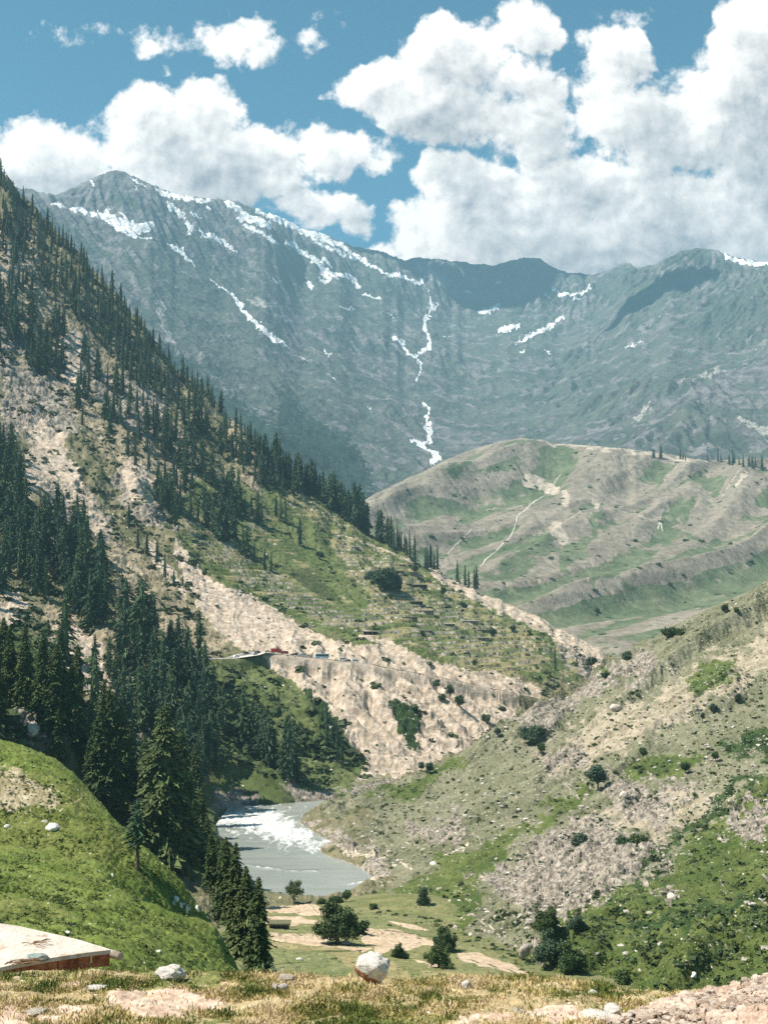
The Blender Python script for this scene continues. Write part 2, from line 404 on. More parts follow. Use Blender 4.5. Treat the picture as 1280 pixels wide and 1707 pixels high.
# far mountains -------------------------------------------------
OUT_H = [(-150,300),(30,315),(45,318),(80,326),(110,315),(150,296),(180,283),(205,290),(240,305),(265,318),(290,326),(330,331),(375,333),(420,346),(460,362),(500,380),(540,392),(590,412),(640,420),(672,434),(700,430),(740,433),(780,438),(830,443),(855,433),(880,428),(905,432),(940,452),(990,459),(1022,452),(1048,437),(1066,446),(1090,444),(1130,425),(1170,412),(1205,418),(1240,432),(1280,436),(1420,430)]
ridge_h = [(-150,300,5600),(30,315,6000),(80,326,6200),(180,283,6500),(265,318,6800),(375,333,7300),(500,380,8000),(590,412,8600),(700,430,9000),(780,438,9200),(880,428,9300),(990,459,9300),(1048,437,8900),(1100,440,8300),(1170,412,7600),(1280,436,7300),(1420,430,7000)]
H = Land(-3600, 4200, 3000, 11500, 13)
cp = pts(ridge_h) + behind(ridge_h, 330, 1.22)
cp += pts([(714,490,8300),(700,560,7500),(690,600,6900),(705,660,6200),(715,700,5700),(716,740,5200),(735,775,4800),(720,860,4000),(700,960,3300),
 (60,420,5000),(200,400,6000),(300,420,6300),(400,440,6700),(200,520,5000),(300,500,5700),(450,500,6700),(560,490,7700),(640,500,8000),(450,620,5500),(350,600,5000),(600,600,6600),(640,680,5600),(500,740,4400),(620,800,4300),(560,700,5000),(400,700,4200),(200,700,3700),(0,560,4200),(500,900,3300),(300,900,3000),
 (780,520,8300),(880,520,8200),(980,520,8000),(850,600,7200),(760,600,7000),(780,680,5900),(900,680,5900),(1000,600,6600),(1100,520,7000),(1200,500,6700),(1280,560,5900),(1100,640,5500),(1000,700,5100),(1280,680,4700),(1150,720,4500),(830,760,4700),(1000,780,4200),(1280,780,3900),(1000,900,3300),(1280,900,3100),(1500,700,4400)])
zh = RBF(cp, 1500)(H.X, H.Y)
zh += 80*(ridged(H.X+60*perlin(H.X/400, H.Y/400, 4), H.Y, 1150, 3, .42, 11)-.9)
zh = erode(zh, 13, 14000, 16, 60, 3, 3.4, ero=.22)
H.set(zh); H.fit_outline(OUT_H, 4200, 11300, 2)

# brown hill in the middle distance ------------------------------
OUT_G = [(480,905),(560,860),(620,826),(660,806),(700,789),(740,768),(780,752),(820,740),(850,733),(870,730),(905,733),(930,740),(960,741),(1000,744),(1060,750),(1110,755),(1160,765),(1180,768),(1230,765),(1290,763),(1420,740)]
ridge_g = [(480,905,2500),(620,826,2700),(700,789,2900),(780,752,3050),(870,730,3150),(960,741,3100),(1060,750,3050),(1180,768,2950),(1290,763,2950),(1420,740,3000)]
G = Land(-400, 1700, 1250, 4300, 5)
cp = pts(ridge_g)+behind(ridge_g, 200, 1.28)
cp += pts([(640,900,2250),(700,880,2400),(760,860,2500),(860,800,2800),(960,810,2780),(1080,820,2700),(1200,830,2600),(1320,830,2600),
 (760,980,1900),(860,950,2000),(960,900,2280),(1080,900,2260),(1200,900,2250),(1320,910,2200),(860,1040,1650),(960,1000,1800),(1080,1000,1800),(1200,980,1900),(1320,1000,1800),(960,1100,1450),(1080,1090,1450),(1240,1100,1400),(1400,1120,1400),(600,1100,1500),(740,1100,1450)])
zg = RBF(cp, 700)(G.X, G.Y)
ca, sa = math.cos(R(35)), math.sin(R(35))     # spurs run down to the lower left
gx = (G.X*ca - G.Y*sa); gy = (G.X*sa + G.Y*ca)
fade = sstep(zg, -70, 30)
zg += fade*(46*(ridged(gx+35*perlin(G.X/500, G.Y/500, 2), gy/7, 205, 2, .34, 21)-.9)+9*(ridged(gx+25*perlin(G.X/200, G.Y/200, 3), gy/5, 95, 2, .4, 27)-.9))*(1-.55*sstep(G.Y-2600-0.15*(G.X), 0, 500))
zg = erode(zg, 5, 5000, 3, 60, 5, 1.5, ero=.10)
G.set(zg); G.fit_outline(OUT_G, 2200, 4200, 2)

# left mountain with the village spur ------------------------------
OUT_F = [(-160,180),(0,298),(30,330),(60,362),(100,405),(150,450),(200,505),(250,562),(300,620),(350,665),(400,712),(450,760),(500,800),(560,845),(620,886),(680,922),(740,958),(800,985),(850,1008),(900,1030),(950,1054),(1015,1087),(1060,1118),(1110,1150)]
ridge_f = [(-160,180,1550),(0,298,1600),(150,450,1560),(300,620,1500),(400,712,1460),(500,800,1420),(620,886,1380),(740,958,1340),(850,1008,1300),(950,1054,1250),(1015,1087,1220),(1110,1150,1150)]
F = Land(-1000, 420, 190, 2100, 3)
cp = pts(ridge_f)+behind(ridge_f, 200, 1.3)
cp += pts([(0,500,1330),(0,700,1060),(0,850,860),(0,950,760),(0,1050,600),(0,1120,470),(0,1200,350),(0,1300,270),(-200,900,700),(-200,600,1100),(-200,1150,350),
 (100,620,1280),(200,720,1180),(100,860,920),(200,900,960),(120,1000,740),(200,1050,700),(100,1150,480),(200,1180,540),(130,1250,390),(200,1300,400),(270,1380,400),(300,1300,520),(330,1380,500),
 (300,800,1200),(300,900,1020),(400,850,1200),(300,980,900),(330,1060,800),(330,1100,760),(400,1000,930),(400,1085,790),(450,1097,785),(520,1103,790),(600,1112,800),(700,1130,820),(780,1150,840),(860,1168,860),
 (500,950,1090),(500,1040,900),(600,1000,1040),(600,1070,850),(700,1020,1080),(700,1100,860),(800,1080,1010),(800,1125,880),(900,1080,1100),(900,1120,960),(950,1140,960),
 (430,1150,700),(520,1170,720),(620,1180,745),(700,1190,760),(800,1200,790),(420,1230,650),(520,1230,680),(590,1250,690),(640,1230,715),(720,1240,745),(400,1300,600),(500,1310,640),(570,1310,655),(620,1300,688),
 (340,1240,600),(360,1340,570),(440,1330,600)])
cp += [(x, y, -108) for x, y in [(-40,480),(-20,560),(-10,600),(0,680),(95,745),(150,800),(-20,420),(180,900),(200,760),(120,640),(60,520),(220,1000)]]
cp += [(-95,380,-72),(-75,330,-66),(-110,300,-50),(-60,270,-68),(-150,250,-34),(-60,420,-92),(-50,440,-97)]
zf = RBF(cp, 300, .04)(F.X, F.Y)
hi = sstep(zf, -60, 60)*sstep(F.Y, 500, 900)
zf += hi*20*(ridged(F.X+18*perlin(F.X/90, F.Y/90, 8), F.Y*.8, 210, 4, .5, 31)-.9)*(1-.8*sstep(F.X+.10*F.Y-90, -60, 60))
PF = project(F.X, F.Y, zf)
SCAR = [[(430,1086),(480,1092),(560,1100),(640,1112),(700,1125),(760,1143),(830,1162),(880,1165),(905,1150),(860,1190),(800,1230),(700,1290),(640,1300),(612,1285),(570,1215),(520,1165),(480,1130),(440,1108)],
        [(290,895),(320,930),(350,965),(400,985),(450,1010),(500,1042),(560,1068),(600,1078),(625,1060),(660,1075),(700,1092),(760,1115),(820,1122),(870,1135),(905,1150),(880,1170),(800,1155),(700,1128),(640,1112),(560,1100),(480,1092),(400,1082),(370,1060),(330,1010),(300,960)],
        [(700,935),(760,962),(850,1003),(950,1050),(1018,1085),(990,1112),(960,1088),(900,1055),(830,1020),(770,990),(730,970)]]
scar_f = area(*PF, SCAR, 14)
zf = zf+scar_f*1.0*(ridged(PF[0]*.8, PF[1]*.18, 28, 3, .5, 77)-.8)
zf = erode(zf, 3, 9000, 16, 50, 9, 3.0, ero=.28)
OUT_F = [(x, float(np.interp(x, *np.array(OUT_F).T))+7*float(perlin(np.array([x/38.]), np.array([.5]), 3)[0])+4*float(perlin(np.array([x/13.]), np.array([.5]), 4)[0])) for x in range(-160, 1111, 6)]
F.set(zf); F.fit_outline(OUT_F, 1000, 2000, 2)

# right hillside -------------------------------------------------
OUT_E = [(470,1378),(510,1349),(540,1336),(580,1318),(640,1290),(700,1263),(760,1238),(820,1208),(880,1180),(920,1150),(960,1125),(1000,1096),(1040,1078),(1090,1060),(1120,1042),(1160,1022),(1200,1005),(1240,990),(1280,966),(1330,940),(1440,880)]
ridge_e = [(510,1349,572),(580,1318,610),(640,1290,640),(760,1238,655),(880,1180,665),(1000,1096,680),(1120,1042,690),(1200,1005,700),(1280,966,705),(1440,880,710)]
E = Land(-90, 480, 150, 1000, 1.5)
cp = pts(ridge_e)+behind(ridge_e, 170, 1.25)
cp += pts([(560,1400,500),(620,1440,450),(640,1480,420),(700,1500,380),(760,1540,330),(820,1580,290),(900,1630,255),(1000,1640,240),(600,1350,560),
 (700,1400,470),(800,1400,450),(900,1400,430),(1000,1400,415),(1150,1400,385),(1280,1400,350),(1440,1400,320),(750,1320,560),(900,1280,540),(1050,1250,510),(1280,1200,480),(1440,1200,440),(1100,1130,590),(1280,1080,590),
 (850,1500,350),(1000,1500,320),(1150,1500,290),(1280,1500,265),(1100,1600,235),(1280,1640,210),(1440,1640,190),(1440,1500,230)])
cp += [(x, y, -108) for x, y in [(-40,480),(-50,560),(-40,600),(-60,430)]]
cp += [(-30,380,-101),(-10,340,-98),(0,300,-93),(10,250,-88),(30,200,-78)]
ze = RBF(cp, 120, .05)(E.X, E.Y)
hi = sstep(ze, -97, -70)
er = ridged((E.X*.80-E.Y*.60)+8*perlin(E.X/50, E.Y/50, 6), (E.X*.60+E.Y*.80)/3.0, 62, 4, .5, 41)
ze += hi*7.5*(er-.9)
ze = erode(ze, 1.5, 9000, 16, 50, 13, 3.0, ero=.28)
E.set(ze); E.fit_outline(OUT_E, 430, 980, 2)

# valley floor with its fields -----------------------------------
C = Land(-130, 160, 120, 470, 1.0)
cp = pts([(500,1512,385),(560,1510,372),(620,1490,395),(450,1520,370),(700,1500,368),(700,1560,318),(600,1560,300),(480,1560,300),(450,1640,228),(600,1640,228),(760,1610,255),(880,1630,236),(1000,1645,232),(400,1560,280),(300,1600,230),(640,1600,262),(800,1570,300)])
cp += [(-30,410,-101.5),(-60,440,-103),(0,420,-101),(-40,160,-70),(60,160,-66),(0,120,-62),(110,200,-70),(100,300,-92)]
C.set(RBF(cp, 100, .06)(C.X, C.Y))

# green hill on the left -----------------------------------------
OUT_B = [(-160,1225),(-60,1228),(0,1231),(30,1238),(60,1248),(100,1266),(130,1288),(160,1322),(200,1366),(240,1406),(280,1440),(310,1468),(340,1510),(370,1552),(392,1590),(410,1630),(430,1690)]
ridge_b = [(-160,1225,196),(0,1231,192),(60,1248,190),(130,1288,184),(200,1366,176),(280,1440,164),(340,1510,150),(392,1590,132),(430,1690,112)]
B = Land(-110, 20, 36, 300, .6)
cp = pts(ridge_b)+behind(ridge_b, 240, 1.3)
cp += pts([(-160,1400,140),(0,1400,138),(100,1400,144),(200,1480,134),(300,1540,122),(0,1540,100),(100,1560,98),(200,1600,93),(300,1620,100),(-160,1540,98),(0,1660,74),(200,1690,74),(350,1690,92),(0,1800,50),(300,1800,60)])
B.set(RBF(cp, 60, .06)(B.X, B.Y)); B.Z += .9*fbm(B.X, B.Y, 26, 3, .5, 51); B.fit_outline(OUT_B, 120, 290, 2)

# roadside verge and the stone bank --------------------------------
OUT_A = [(-200,1628),(0,1622),(200,1618),(420,1624),(600,1630),(700,1636),(860,1640),(980,1652),(1100,1668),(1300,1690)]
A = Land(-9, 9, 7, 34, .06)
cp = pts([(-200,1628,21),(0,1622,21),(300,1620,20.5),(600,1630,20),(860,1642,19.5),(1100,1664,18.5),(1400,1690,18)])
cp += pts([(-200,1707,13.5),(100,1707,13.5),(400,1707,13.5),(700,1707,13.3),(1000,1707,13),(1400,1720,12.5),(-200,1800,10),(640,1800,10),(1400,1800,10)])
cp += behind([(-200,1628,21),(200,1618,21),(600,1630,20),(1100,1668,18.5),(1400,1690,18)], 420, 1.45)
A.set(RBF(cp, 5, .12)(A.X, A.Y)); A.Z += .07*fbm(A.X, A.Y, 1.3, 4, .5, 61); A.fit_outline(OUT_A, 16, 26, 2)
OUT_S = [(930,1790),(955,1716),(985,1703),(1010,1692),(1040,1684),(1065,1682),(1095,1666),(1120,1654),(1150,1650),(1180,1649),(1200,1640),(1225,1630),(1260,1625),(1290,1622),(1420,1600)]
S = Land(1.2, 9, 7, 22, .04)
cp = pts([(930,1790,12.6),(985,1703,12.8),(1065,1684,13),(1130,1652,13.2),(1200,1640,13.4),(1290,1622,13.6),(1420,1600,13.8)])+behind([(930,1790,12.6),(1065,1684,13),(1200,1640,13.4),(1420,1600,13.8)], 170, 1.35)
cp += pts([(950,1830,9.5),(1100,1800,9.5),(1300,1780,9.5),(1440,1760,9.5)])
S.set(RBF(cp, 3, .12)(S.X, S.Y)); S.fit_outline(OUT_S, 11, 19, 2)
# ------------------------------------------------------------ sheets of ground with their painted cover
GREEN_A, GREEN_B = (.062, .105, .022), (.105, .150, .040)
SOIL_A, SOIL_B = (.42, .315, .235), (.56, .44, .34)
TAN_A, TAN_B = (.25, .20, .125), (.36, .295, .20)
ROCK_A, ROCK_B = (.20, .185, .165), (.36, .325, .285)

# water -----------------------------------------------------------
def build_river():
    m, nt = mat_new('river_water'); tc = nt.new('ShaderNodeTexCoord'); V = tc.outputs['Object']
    mp = nt.new('ShaderNodeMapping'); nt.put(mp.inputs[0], V); mp.inputs['Scale'].default_value = (.22, .075, 1); mp.inputs['Rotation'].default_value = (0, 0, R(-20))
    W = mp.outputs[0]
    fo = nt.attr('foam'); n = nt.noise(W, 1.0, 9, .68, 2.1, .9)
    f = nt.m('MULTIPLY', nt.ramp(nt.m('ADD', nt.m('MULTIPLY', fo, .40), nt.m('MULTIPLY', n, 1.1)), .74, .92), nt.ramp(nt.noise(W, 7.0, 5, .7), .34, .54, .4, 1.0))
    f = nt.m('MULTIPLY', f, nt.ramp(fo, .0, .12))
    mp2 = nt.new('ShaderNodeMapping'); nt.put(mp2.inputs[0], V); mp2.inputs['Scale'].default_value = (.03, .16, 1)
    calm = nt.mix(nt.ramp(nt.noise(mp2.outputs[0], 1.0, 5, .6), .3, .7), (.225, .25, .23), (.29, .31, .285))
    col = nt.mix(f, calm, (.60, .60, .58))
    h = nt.m('ADD', nt.m('MULTIPLY', nt.noise(V, .9, 6, .6), .12), nt.m('MULTIPLY', nt.m('MULTIPLY', n, fo), 1.3))
    p = fin(m, nt, col, .22, h, 1.0, .55, .5)
    nt.put(p.inputs['Roughness'], nt.ramp(f, 0, 1, .16, .8))
    xs = np.arange(-75, 95, .6); ys = np.geomspace(385, 880, 620); X, Y = np.meshgrid(xs, ys)
    px, py = project(X, Y, WATER)
    foam = area(px, py, [[(340,1350),(450,1338),(470,1346),(500,1362),(510,1378),(560,1400),(556,1412),(540,1417),(500,1416),(455,1408),(430,1398),(360,1380)]], 22)
    foam = np.maximum(foam, strokes(px, py, [[(405,1441,1.5),(440,1446,1.2),(470,1449,.8)],[(478,1451,1),(530,1452,1)],[(580,1474,1),(610,1470,1.5)]], 2)*.9)
    foam = np.maximum(foam, .45*area(px, py, [[(470,1334),(560,1330),(530,1345),(500,1356)]], 10))
    Z = WATER+.05+foam*.35*fbm(X*1.0, Y*.35, 4.5, 4, .6, 8)
    sheet('river', X, Y, Z, m, {'foam': foam})
build_river()

# a base of ground under everything, reaching past the horizon
def build_ground():
    a = np.linspace(0, 2*np.pi, 73); r = np.geomspace(5, 14500, 60); A_, R_ = np.meshgrid(a, r)
    X, Y = R_*np.sin(A_), R_*np.cos(A_); Z = -112+0*X; Z[0] = -112
    m = land_mat('valley_ground', ((.10,.115,.05),(.17,.15,.09), 60), [], None, (3, .5, .5))
    sheet('ground', X, Y, Z, m, {})
build_ground()

# far mountains
SNOW = [[(88,340,2),(105,345,2),(120,348,3),(150,356,4),(175,363,9),(200,373,10),(225,380,11),(245,381,8),(252,376,7)],[(178,343,2),(180,358,8)],[(195,382,4),(225,393,3),(252,399,2)],
 [(205,358,3),(212,365,4)],[(280,405,2),(295,415,4),(303,425,3),(312,432,3),(326,444,1)],[(302,412,2),(306,425,3)],[(222,303,1),(226,318,1.5)],[(152,302,1.5),(158,310,3),(162,314,1)],[(220,297,2),(245,310,1.5)],
 [(262,318,3),(275,325,5),(300,330,5),(325,335,5),(352,337,3)],[(280,342,4),(298,352,6),(308,364,4)],[(311,372,4),(318,380,5),(318,388,4),(312,392,1)],[(333,380,3),(340,392,6),(360,397,5),(375,406,4),(393,420,2)],
 [(320,357,4),(336,364,2)],[(347,347,3),(350,350,2)],[(375,335,3),(385,343,5),(402,354,7),(425,366,8),(442,373,7),(452,380,4)],[(408,377,4),(430,386,5),(450,397,5),(463,407,2)],[(395,365,3),(420,368,5),(440,378,3)],
 [(424,348,3),(450,360,4),(480,374,6),(510,387,7),(540,398,7),(565,409,6),(590,424,5),(612,438,4),(640,454,3),(665,460,3),(686,466,3),(697,472,5)],[(697,468,2),(712,460,1)],[(520,400,3),(550,415,4),(575,425,3),(592,434,3)],
 [(476,404,4),(495,413,5),(515,426,5),(535,441,4),(550,455,4),(562,465,3)],[(518,428,5),(535,445,5),(547,462,4),(540,470,5),(533,467,3)],[(556,455,4),(575,460,5),(588,466,4),(598,480,3)],[(538,433,4),(552,443,3)],[(512,470,3),(519,480,4)],
 [(605,488,2),(620,495,3),(634,499,2)],[(352,465,.8),(362,476,2),(385,490,3),(400,508,3),(411,528,4),(430,542,5),(450,560,4),(470,573,3),(483,581,1)],[(450,465,1.5),(467,473,2)],[(498,597,2),(508,602,2)],[(540,581,1.5),(549,593,1)],[(548,625,1),(558,634,1)],[(612,679,1),(622,686,1.5)],
 [(714,484,1),(717,500,2),(723,512,3),(712,526,3),(709,545,3),(713,562,4),(719,573,5),(712,583,5),(690,594,3)],[(731,505,1),(722,518,2)],[(657,563,2),(672,574,4),(680,588,3),(690,597,3),(702,606,3),(703,614,2),(695,628,1.5),(690,643,1)],[(690,522,1),(695,530,1)],
 [(704,670,2),(716,680,4),(714,695,3),(710,710,3),(718,725,4)],[(683,732,1),(702,742,4),(718,752,4),(734,762,3),(720,770,4),(722,778,2)],[(712,716,3),(718,735,4),(706,742,4)],
 [(798,520,3),(812,519,7),(825,513,3),(836,505,1)],[(834,551,5),(842,548,7),(855,546,4),(863,541,3)],[(862,572,3),(885,560,4),(910,548,5),(937,530,3)],[(866,586,1.5),(876,587,1.5)],
 [(922,481,2),(930,492,4),(938,493,4)],[(938,490,3),(950,492,4),(965,491,3),(982,478,2)],[(956,502,2),(962,496,2)],[(909,492,3),(913,492,3)],[(770,486,1.5),(784,487,2)],[(829,469,1.5),(836,469,1.5)],
 [(1200,417,2),(1210,428,4),(1225,436,4),(1240,440,4),(1258,439,4),(1279,438,3)],[(1213,419,3),(1228,426,3),(1242,432,3)],[(1040,582,1.5),(1068,570,1)],[(906,583,1),(916,590,1.5)],[(560,510,1),(590,515,2)],[(640,520,1),(665,530,1)],[(740,560,1),(748,566,1)]]
SCREE = [[(352,520,3),(365,545,1),(372,575,2),(366,630,2)],[(265,505,14),(275,550,10),(300,590,5)],[(420,500,14),(455,510,12)],[(1047,680,4),(1045,705,1)],[(1060,700,10),(1095,665,4)],[(915,588,4),(916,605,1)],[(1000,640,2),(1040,600,2)],[(1060,575,2),(1110,520,3)],[(1190,640,3),(1280,570,5)],[(1120,640,4),(1200,620,9)],[(1230,700,12),(1280,720,14)],[(745,650,1.5),(735,690,1)],[(690,645,1.5),(700,670,1)],[(560,560,2),(545,600,1),(565,640,2)],[(830,620,5),(850,605,2)],[(520,640,1),(545,655,1)],[(1010,660,1.5),(1035,640,1.5)],[(60,395,10),(90,420,8)],[(700,445,16),(740,470,18)]]
def build_H():
    X, Y = polar(H, -130, 1410, 3100, 11400, 1080, 760, .16, .25); Z = H(X, Y)
    px, py = project(X, Y, Z)
    hi = sstep(Z, 300, 900)
    cr = ridged(X+30*perlin(X/160, Y/160, 3), Y*.7, 150, 5, .56, 81)-.85
    Z = Z + hi*11*cr + 2.5*fbm(X, Y, 34, 3, .55, 83)
    w = fbm(px, py, 14, 4, .6, 90)*5; w2 = fbm(px, py, 9, 3, .6, 95)*3
    w3 = fbm(px, py, 4.5, 3, .65, 98)*2.2; snow = strokes(px+w+w3, py+w2+w3*.8, SNOW, 2.4, .80)
    scree = strokes(px+w*1.6, py+w2*1.6, SCREE, 7, .55)*.8
    rock = np.clip(.5+.9*(cr+.1)+.8*sstep(-py, -470, -330)*1.0-.55+ .5*fbm(X, Y, 700, 4, .5, 85), 0, 1)
    forest = area(px+w*3, py+w2*3, [[(180,480),(230,540),(300,600),(380,655),(470,720),(560,780),(640,830),(560,880),(150,600)],[(455,690),(480,650),(520,700),(580,730),(620,790),(610,840),(500,760)]], 24)
    m = land_mat('far_mountain_ground', ((.046,.062,.052),(.084,.100,.080), 260),
        [('rock', (.080,.080,.080), (.165,.160,.155), 110, .9, 170), ('forest', (.012,.026,.016), (.025,.045,.026), 30, 1.1, 38), ('scree', (.22,.21,.19), (.33,.31,.28), 30, .7, 40), ('snow', (.62,.62,.62), (.80,.79,.78), 60, .35, 45)],
        None, (42, 14, 1.0), ((0, 0, R(-28)), (.020, .0022, .006), (.115, .12, .105), .5))
    sheet('far_mountains', X, Y, Z, m, {'snow': snow, 'scree': scree, 'rock': rock, 'forest': forest})
build_H()

def build_G():
    X, Y = polar(G, 440, 1400, 1300, 4200, 800, 520, .2, .25); Z = G(X, Y); px, py = project(X, Y, Z)
    e = G.c*9; lap = (G(X+e, Y)+G(X-e, Y)+G(X, Y+e)+G(X, Y-e)-4*Z)/e      # hollows are positive
    w = fbm(px, py, 50, 4, .6, 101)*16
    low = sstep(py-.10*(px-900), 860, 1010)
    green = np.clip(.16+.34*low+.42*np.clip(lap*3.2, -.6, .9)+.45*fbm(X, Y, 260, 5, .62, 103), 0, 1)
    green = np.maximum(green, area(px+w, py+w*.7, [[(825,945),(860,915),(915,885),(928,868),(940,872),(920,900),(880,935),(835,958)],[(920,960),(935,925),(975,890),(990,855),(1010,852),(985,900),(960,940),(935,965)],[(1055,900),(1100,870),(1120,840),(1175,830),(1165,850),(1120,880),(1160,895),(1080,910)],[(985,960),(1060,915),(1100,920),(1030,960),(985,985)],[(735,775),(790,770),(800,780),(745,795)]], 12))
    pink = .8*strokes(px+w*.4, py+w*.4, [[(940,818,5),(942,835,10)],[(985,830,5),(992,838,8)],[(925,880,14),(940,900,10)],[(1240,790,6),(1225,810,4)],[(880,732,3),(960,742,4),(1070,756,5),(1180,770,5)],[(880,800,14),(925,815,8)]], 7)
    path = strokes(px+w*.15, py+w*.15, [[(800,945,1.2),(850,895,1.4),(862,862,1.6),(905,825,1),(935,790,.8)],[(745,920,1.4),(785,880,1)],[(1095,880,2),(1100,868,3),(1104,885,1)],[(1030,850,.8),(1090,868,.8)],[(1230,782,1),(1215,810,1),(1205,830,.8)],[(1100,868,.7),(1112,820,.7)]], 1.6, .55)
    Z = Z + 1.8*fbm(X, Y, 45, 4, .55, 105)
    m = land_mat('brown_hill_ground', ((.170,.150,.118),(.235,.205,.165), 130),
        [('green', (.080,.108,.058), (.125,.145,.085), 60, .9, 50), ('pink', (.33,.28,.22), (.42,.36,.29), 20, .9, 30), ('path', (.42,.38,.33), (.5,.46,.4), 9, .2, 20)],
        [(26, (.03,.05,.025), None, .10), (15, (.12,.115,.08), None, .25)], (14, 3.0, .8), ((0, 0, R(40)), (.03, .006, .01), (.26, .235, .18), .5))
    sheet('brown_hill', X, Y, Z, m, {'green': green, 'pink': pink, 'path': path})
build_G()

# road line on the left mountain, in metres
ROAD = P([322,345,385,415,432,460,500,540,580,620,660,700,735,770,810,850,890], [1099,1098,1097,1091,1087,1089,1094,1098,1103,1108,1116,1123,1130,1137,1146,1154,1164],
         np.array([752,758,768,778,786,790,795,798,802,808,816,826,836,846,856,866,880.]))
def near_line(X, Y, L):
    """distance to a 3D line and the height of the nearest point of it"""
    best = np.full(X.shape, 1e9); zz = np.zeros(X.shape)
    for a, b in zip(L[:-1], L[1:]):
        dx, dy = b[0]-a[0], b[1]-a[1]; q = dx*dx+dy*dy+1e-9; t = np.clip(((X-a[0])*dx+(Y-a[1])*dy)/q, 0, 1)
        d = np.hypot(X-a[0]-t*dx, Y-a[1]-t*dy); m = d < best; best = np.where(m, d, best); zz = np.where(m, a[2]+(b[2]-a[2])*t, zz)
    return best, zz
TERR = [[(280,845),(300,890),(345,940),(400,980),(470,1015),(540,1045),(600,1065),(640,1075),(700,1092),(760,1112),(830,1125),(900,1140),(955,1138),(968,1100),(930,1070),(850,1030),(760,985),(690,945),(620,898),(560,855),(500,815),(470,825),(470,860),(440,840),(420,830),(400,880),(340,850)]]
LAWN = [[(345,862),(400,885),(470,925),(560,990),(600,1030),(520,985),(440,935)],[(470,850),(520,870),(560,930),(600,1010),(560,985),(500,930),(450,890)],[(640,1070),(700,1085),(760,1112),(740,1130),(680,1105)],[(860,1120),(940,1110),(930,1145),(880,1140)]]
def build_F():
    X, Y = polar(F, -140, 1090, 200, 2050, 1120, 1250, .30, .12); Z = F(X, Y); Z = carve_river(X, Y, Z); px, py = project(X, Y, Z)
    w = fbm(px, py, 40, 5, .6, 111)*12; w2 = fbm(px, py, 11, 4, .6, 112)*4
    scar = area(px+w, py+w*.7+w2, SCAR, 7)
    scar = np.maximum(scar, area(px+w, py+w2, [[(30,840),(60,700),(100,720),(150,830),(190,900),(150,880),(90,800)],[(105,545),(150,560),(160,600),(135,680),(110,640)],[(0,985),(40,980),(45,1030),(0,1060)],[(95,1035),(130,1040),(200,1110),(215,1150),(150,1160),(110,1110)],[(230,1160),(250,1165),(255,1220),(232,1200)],[(200,760),(250,780),(270,850),(215,830)],[(10,400),(40,430),(40,480),(0,470)],[(610,1262),(650,1270),(640,1300),(600,1300)],[(240,900),(300,960),(310,1000),(250,940)],[(620,1225),(600,1110),(660,1130)]], 16))
    tan = area(px+w, py+w, [[(170,880),(230,920),(300,985),(345,1040),(400,1082),(330,1100),(260,1050),(200,1000),(185,930)],[(110,520),(200,600),(320,780),(300,860),(180,760),(60,640)],[(380,680),(440,780),(430,830),(390,790)],[(60,1000),(200,1060),(260,1180),(240,1280),(100,1180)],[(-100,300),(60,400),(120,520),(40,560),(-100,500)]], 30)
    rockp = area(px+w*1.5, py+w, [[(0,640),(60,600),(110,650),(130,720),(90,760),(30,720),(0,800)],[(170,790),(240,780),(300,830),(290,880),(230,870)],[(640,1130),(720,1135),(800,1190),(790,1240),(680,1280),(655,1200)],[(0,480),(25,520),(30,620),(0,640)],[(60,800),(130,790),(190,870),(180,910),(120,880)],[(140,600),(260,650),(330,760),(260,740),(170,690)],[(360,1320),(430,1315),(440,1345),(360,1360)],[(480,1300),(560,1330),(480,1345)],[(930,1050),(1000,1110),(985,1130),(940,1110)],[(20,1150),(110,1160),(110,1240),(20,1240)]], 22)
    green = area(px+w, py+w, [[(290,810),(420,800),(460,800),(520,820),(760,985),(960,1060),(965,1140),(760,1115),(640,1085),(540,1055),(400,995),(330,945),(285,880)],[(330,1100),(430,1100),(500,1140),(560,1200),(605,1285),(560,1345),(360,1350),(330,1250),(250,1180)],[(300,1290),(420,1330),(420,1440),(330,1480),(250,1430)],[(0,720),(20,800),(60,900),(0,950)],[(0,1040),(60,1060),(120,1250),(0,1240)],[(650,1150),(690,1150),(700,1230),(660,1250)]], 26)
    terr = area(px+w*.6, py+w*.5, TERR, 12)*(1-area(px+w*.6, py+w*.6, LAWN, 14))
    # cut terraces: level treads and stone-faced risers
    st = 2.5+.9*perlin(X/60, Y/60, 115); lev = Z/3.3+.45*fbm(X, Y, 110, 2, .5, 116); fr = lev-np.floor(lev)
    riser = (1-sstep(fr, .14, .30))*sstep(fr, 0, .03)
    ZT = Z + (sstep(fr, .0, .22)-fr)*2.7
    patchy = sstep(perlin(X/50, Y/50, 118)+.15*perlin(X/9, Y/9, 119), -.75, -.50)
    Z = Z+(ZT-Z)*terr*patchy; wall = riser*terr*patchy*sstep(perlin(X/70, np.floor(lev)*2.3+.5, 120), -.55, -.35)*(.55+.45*sstep(perlin(X/12, lev*1.3, 126), -.3, .3))
    # crags and roughness
    rk = np.clip(rockp+.0, 0, 1)
    cr = ridged((X*.8+Y*.5)*.6, Z*1.3+Y*.15, 26, 5, .62, 121)-.9
    bd, be, bh = worley(X+3*perlin(X/7, Y/7, 2), Y*.6+Z, 6.5, 122)
    near = sstep(-Y, -700, -350)
    rough = (1-terr)*(1-.85*scar)*(1-.5*green)
    Z = Z + rk*(1-.4*scar)*(3.4*cr+1.8*(bh-.5)) + rough*(2.4*fbm(X, Y, 16, 5, .62, 123)) + (1-terr)*(1-.5*scar)*.7*fbm(X, Y, 5, 3, .6, 124)*np.clip(Y/700, .5, 1.5)
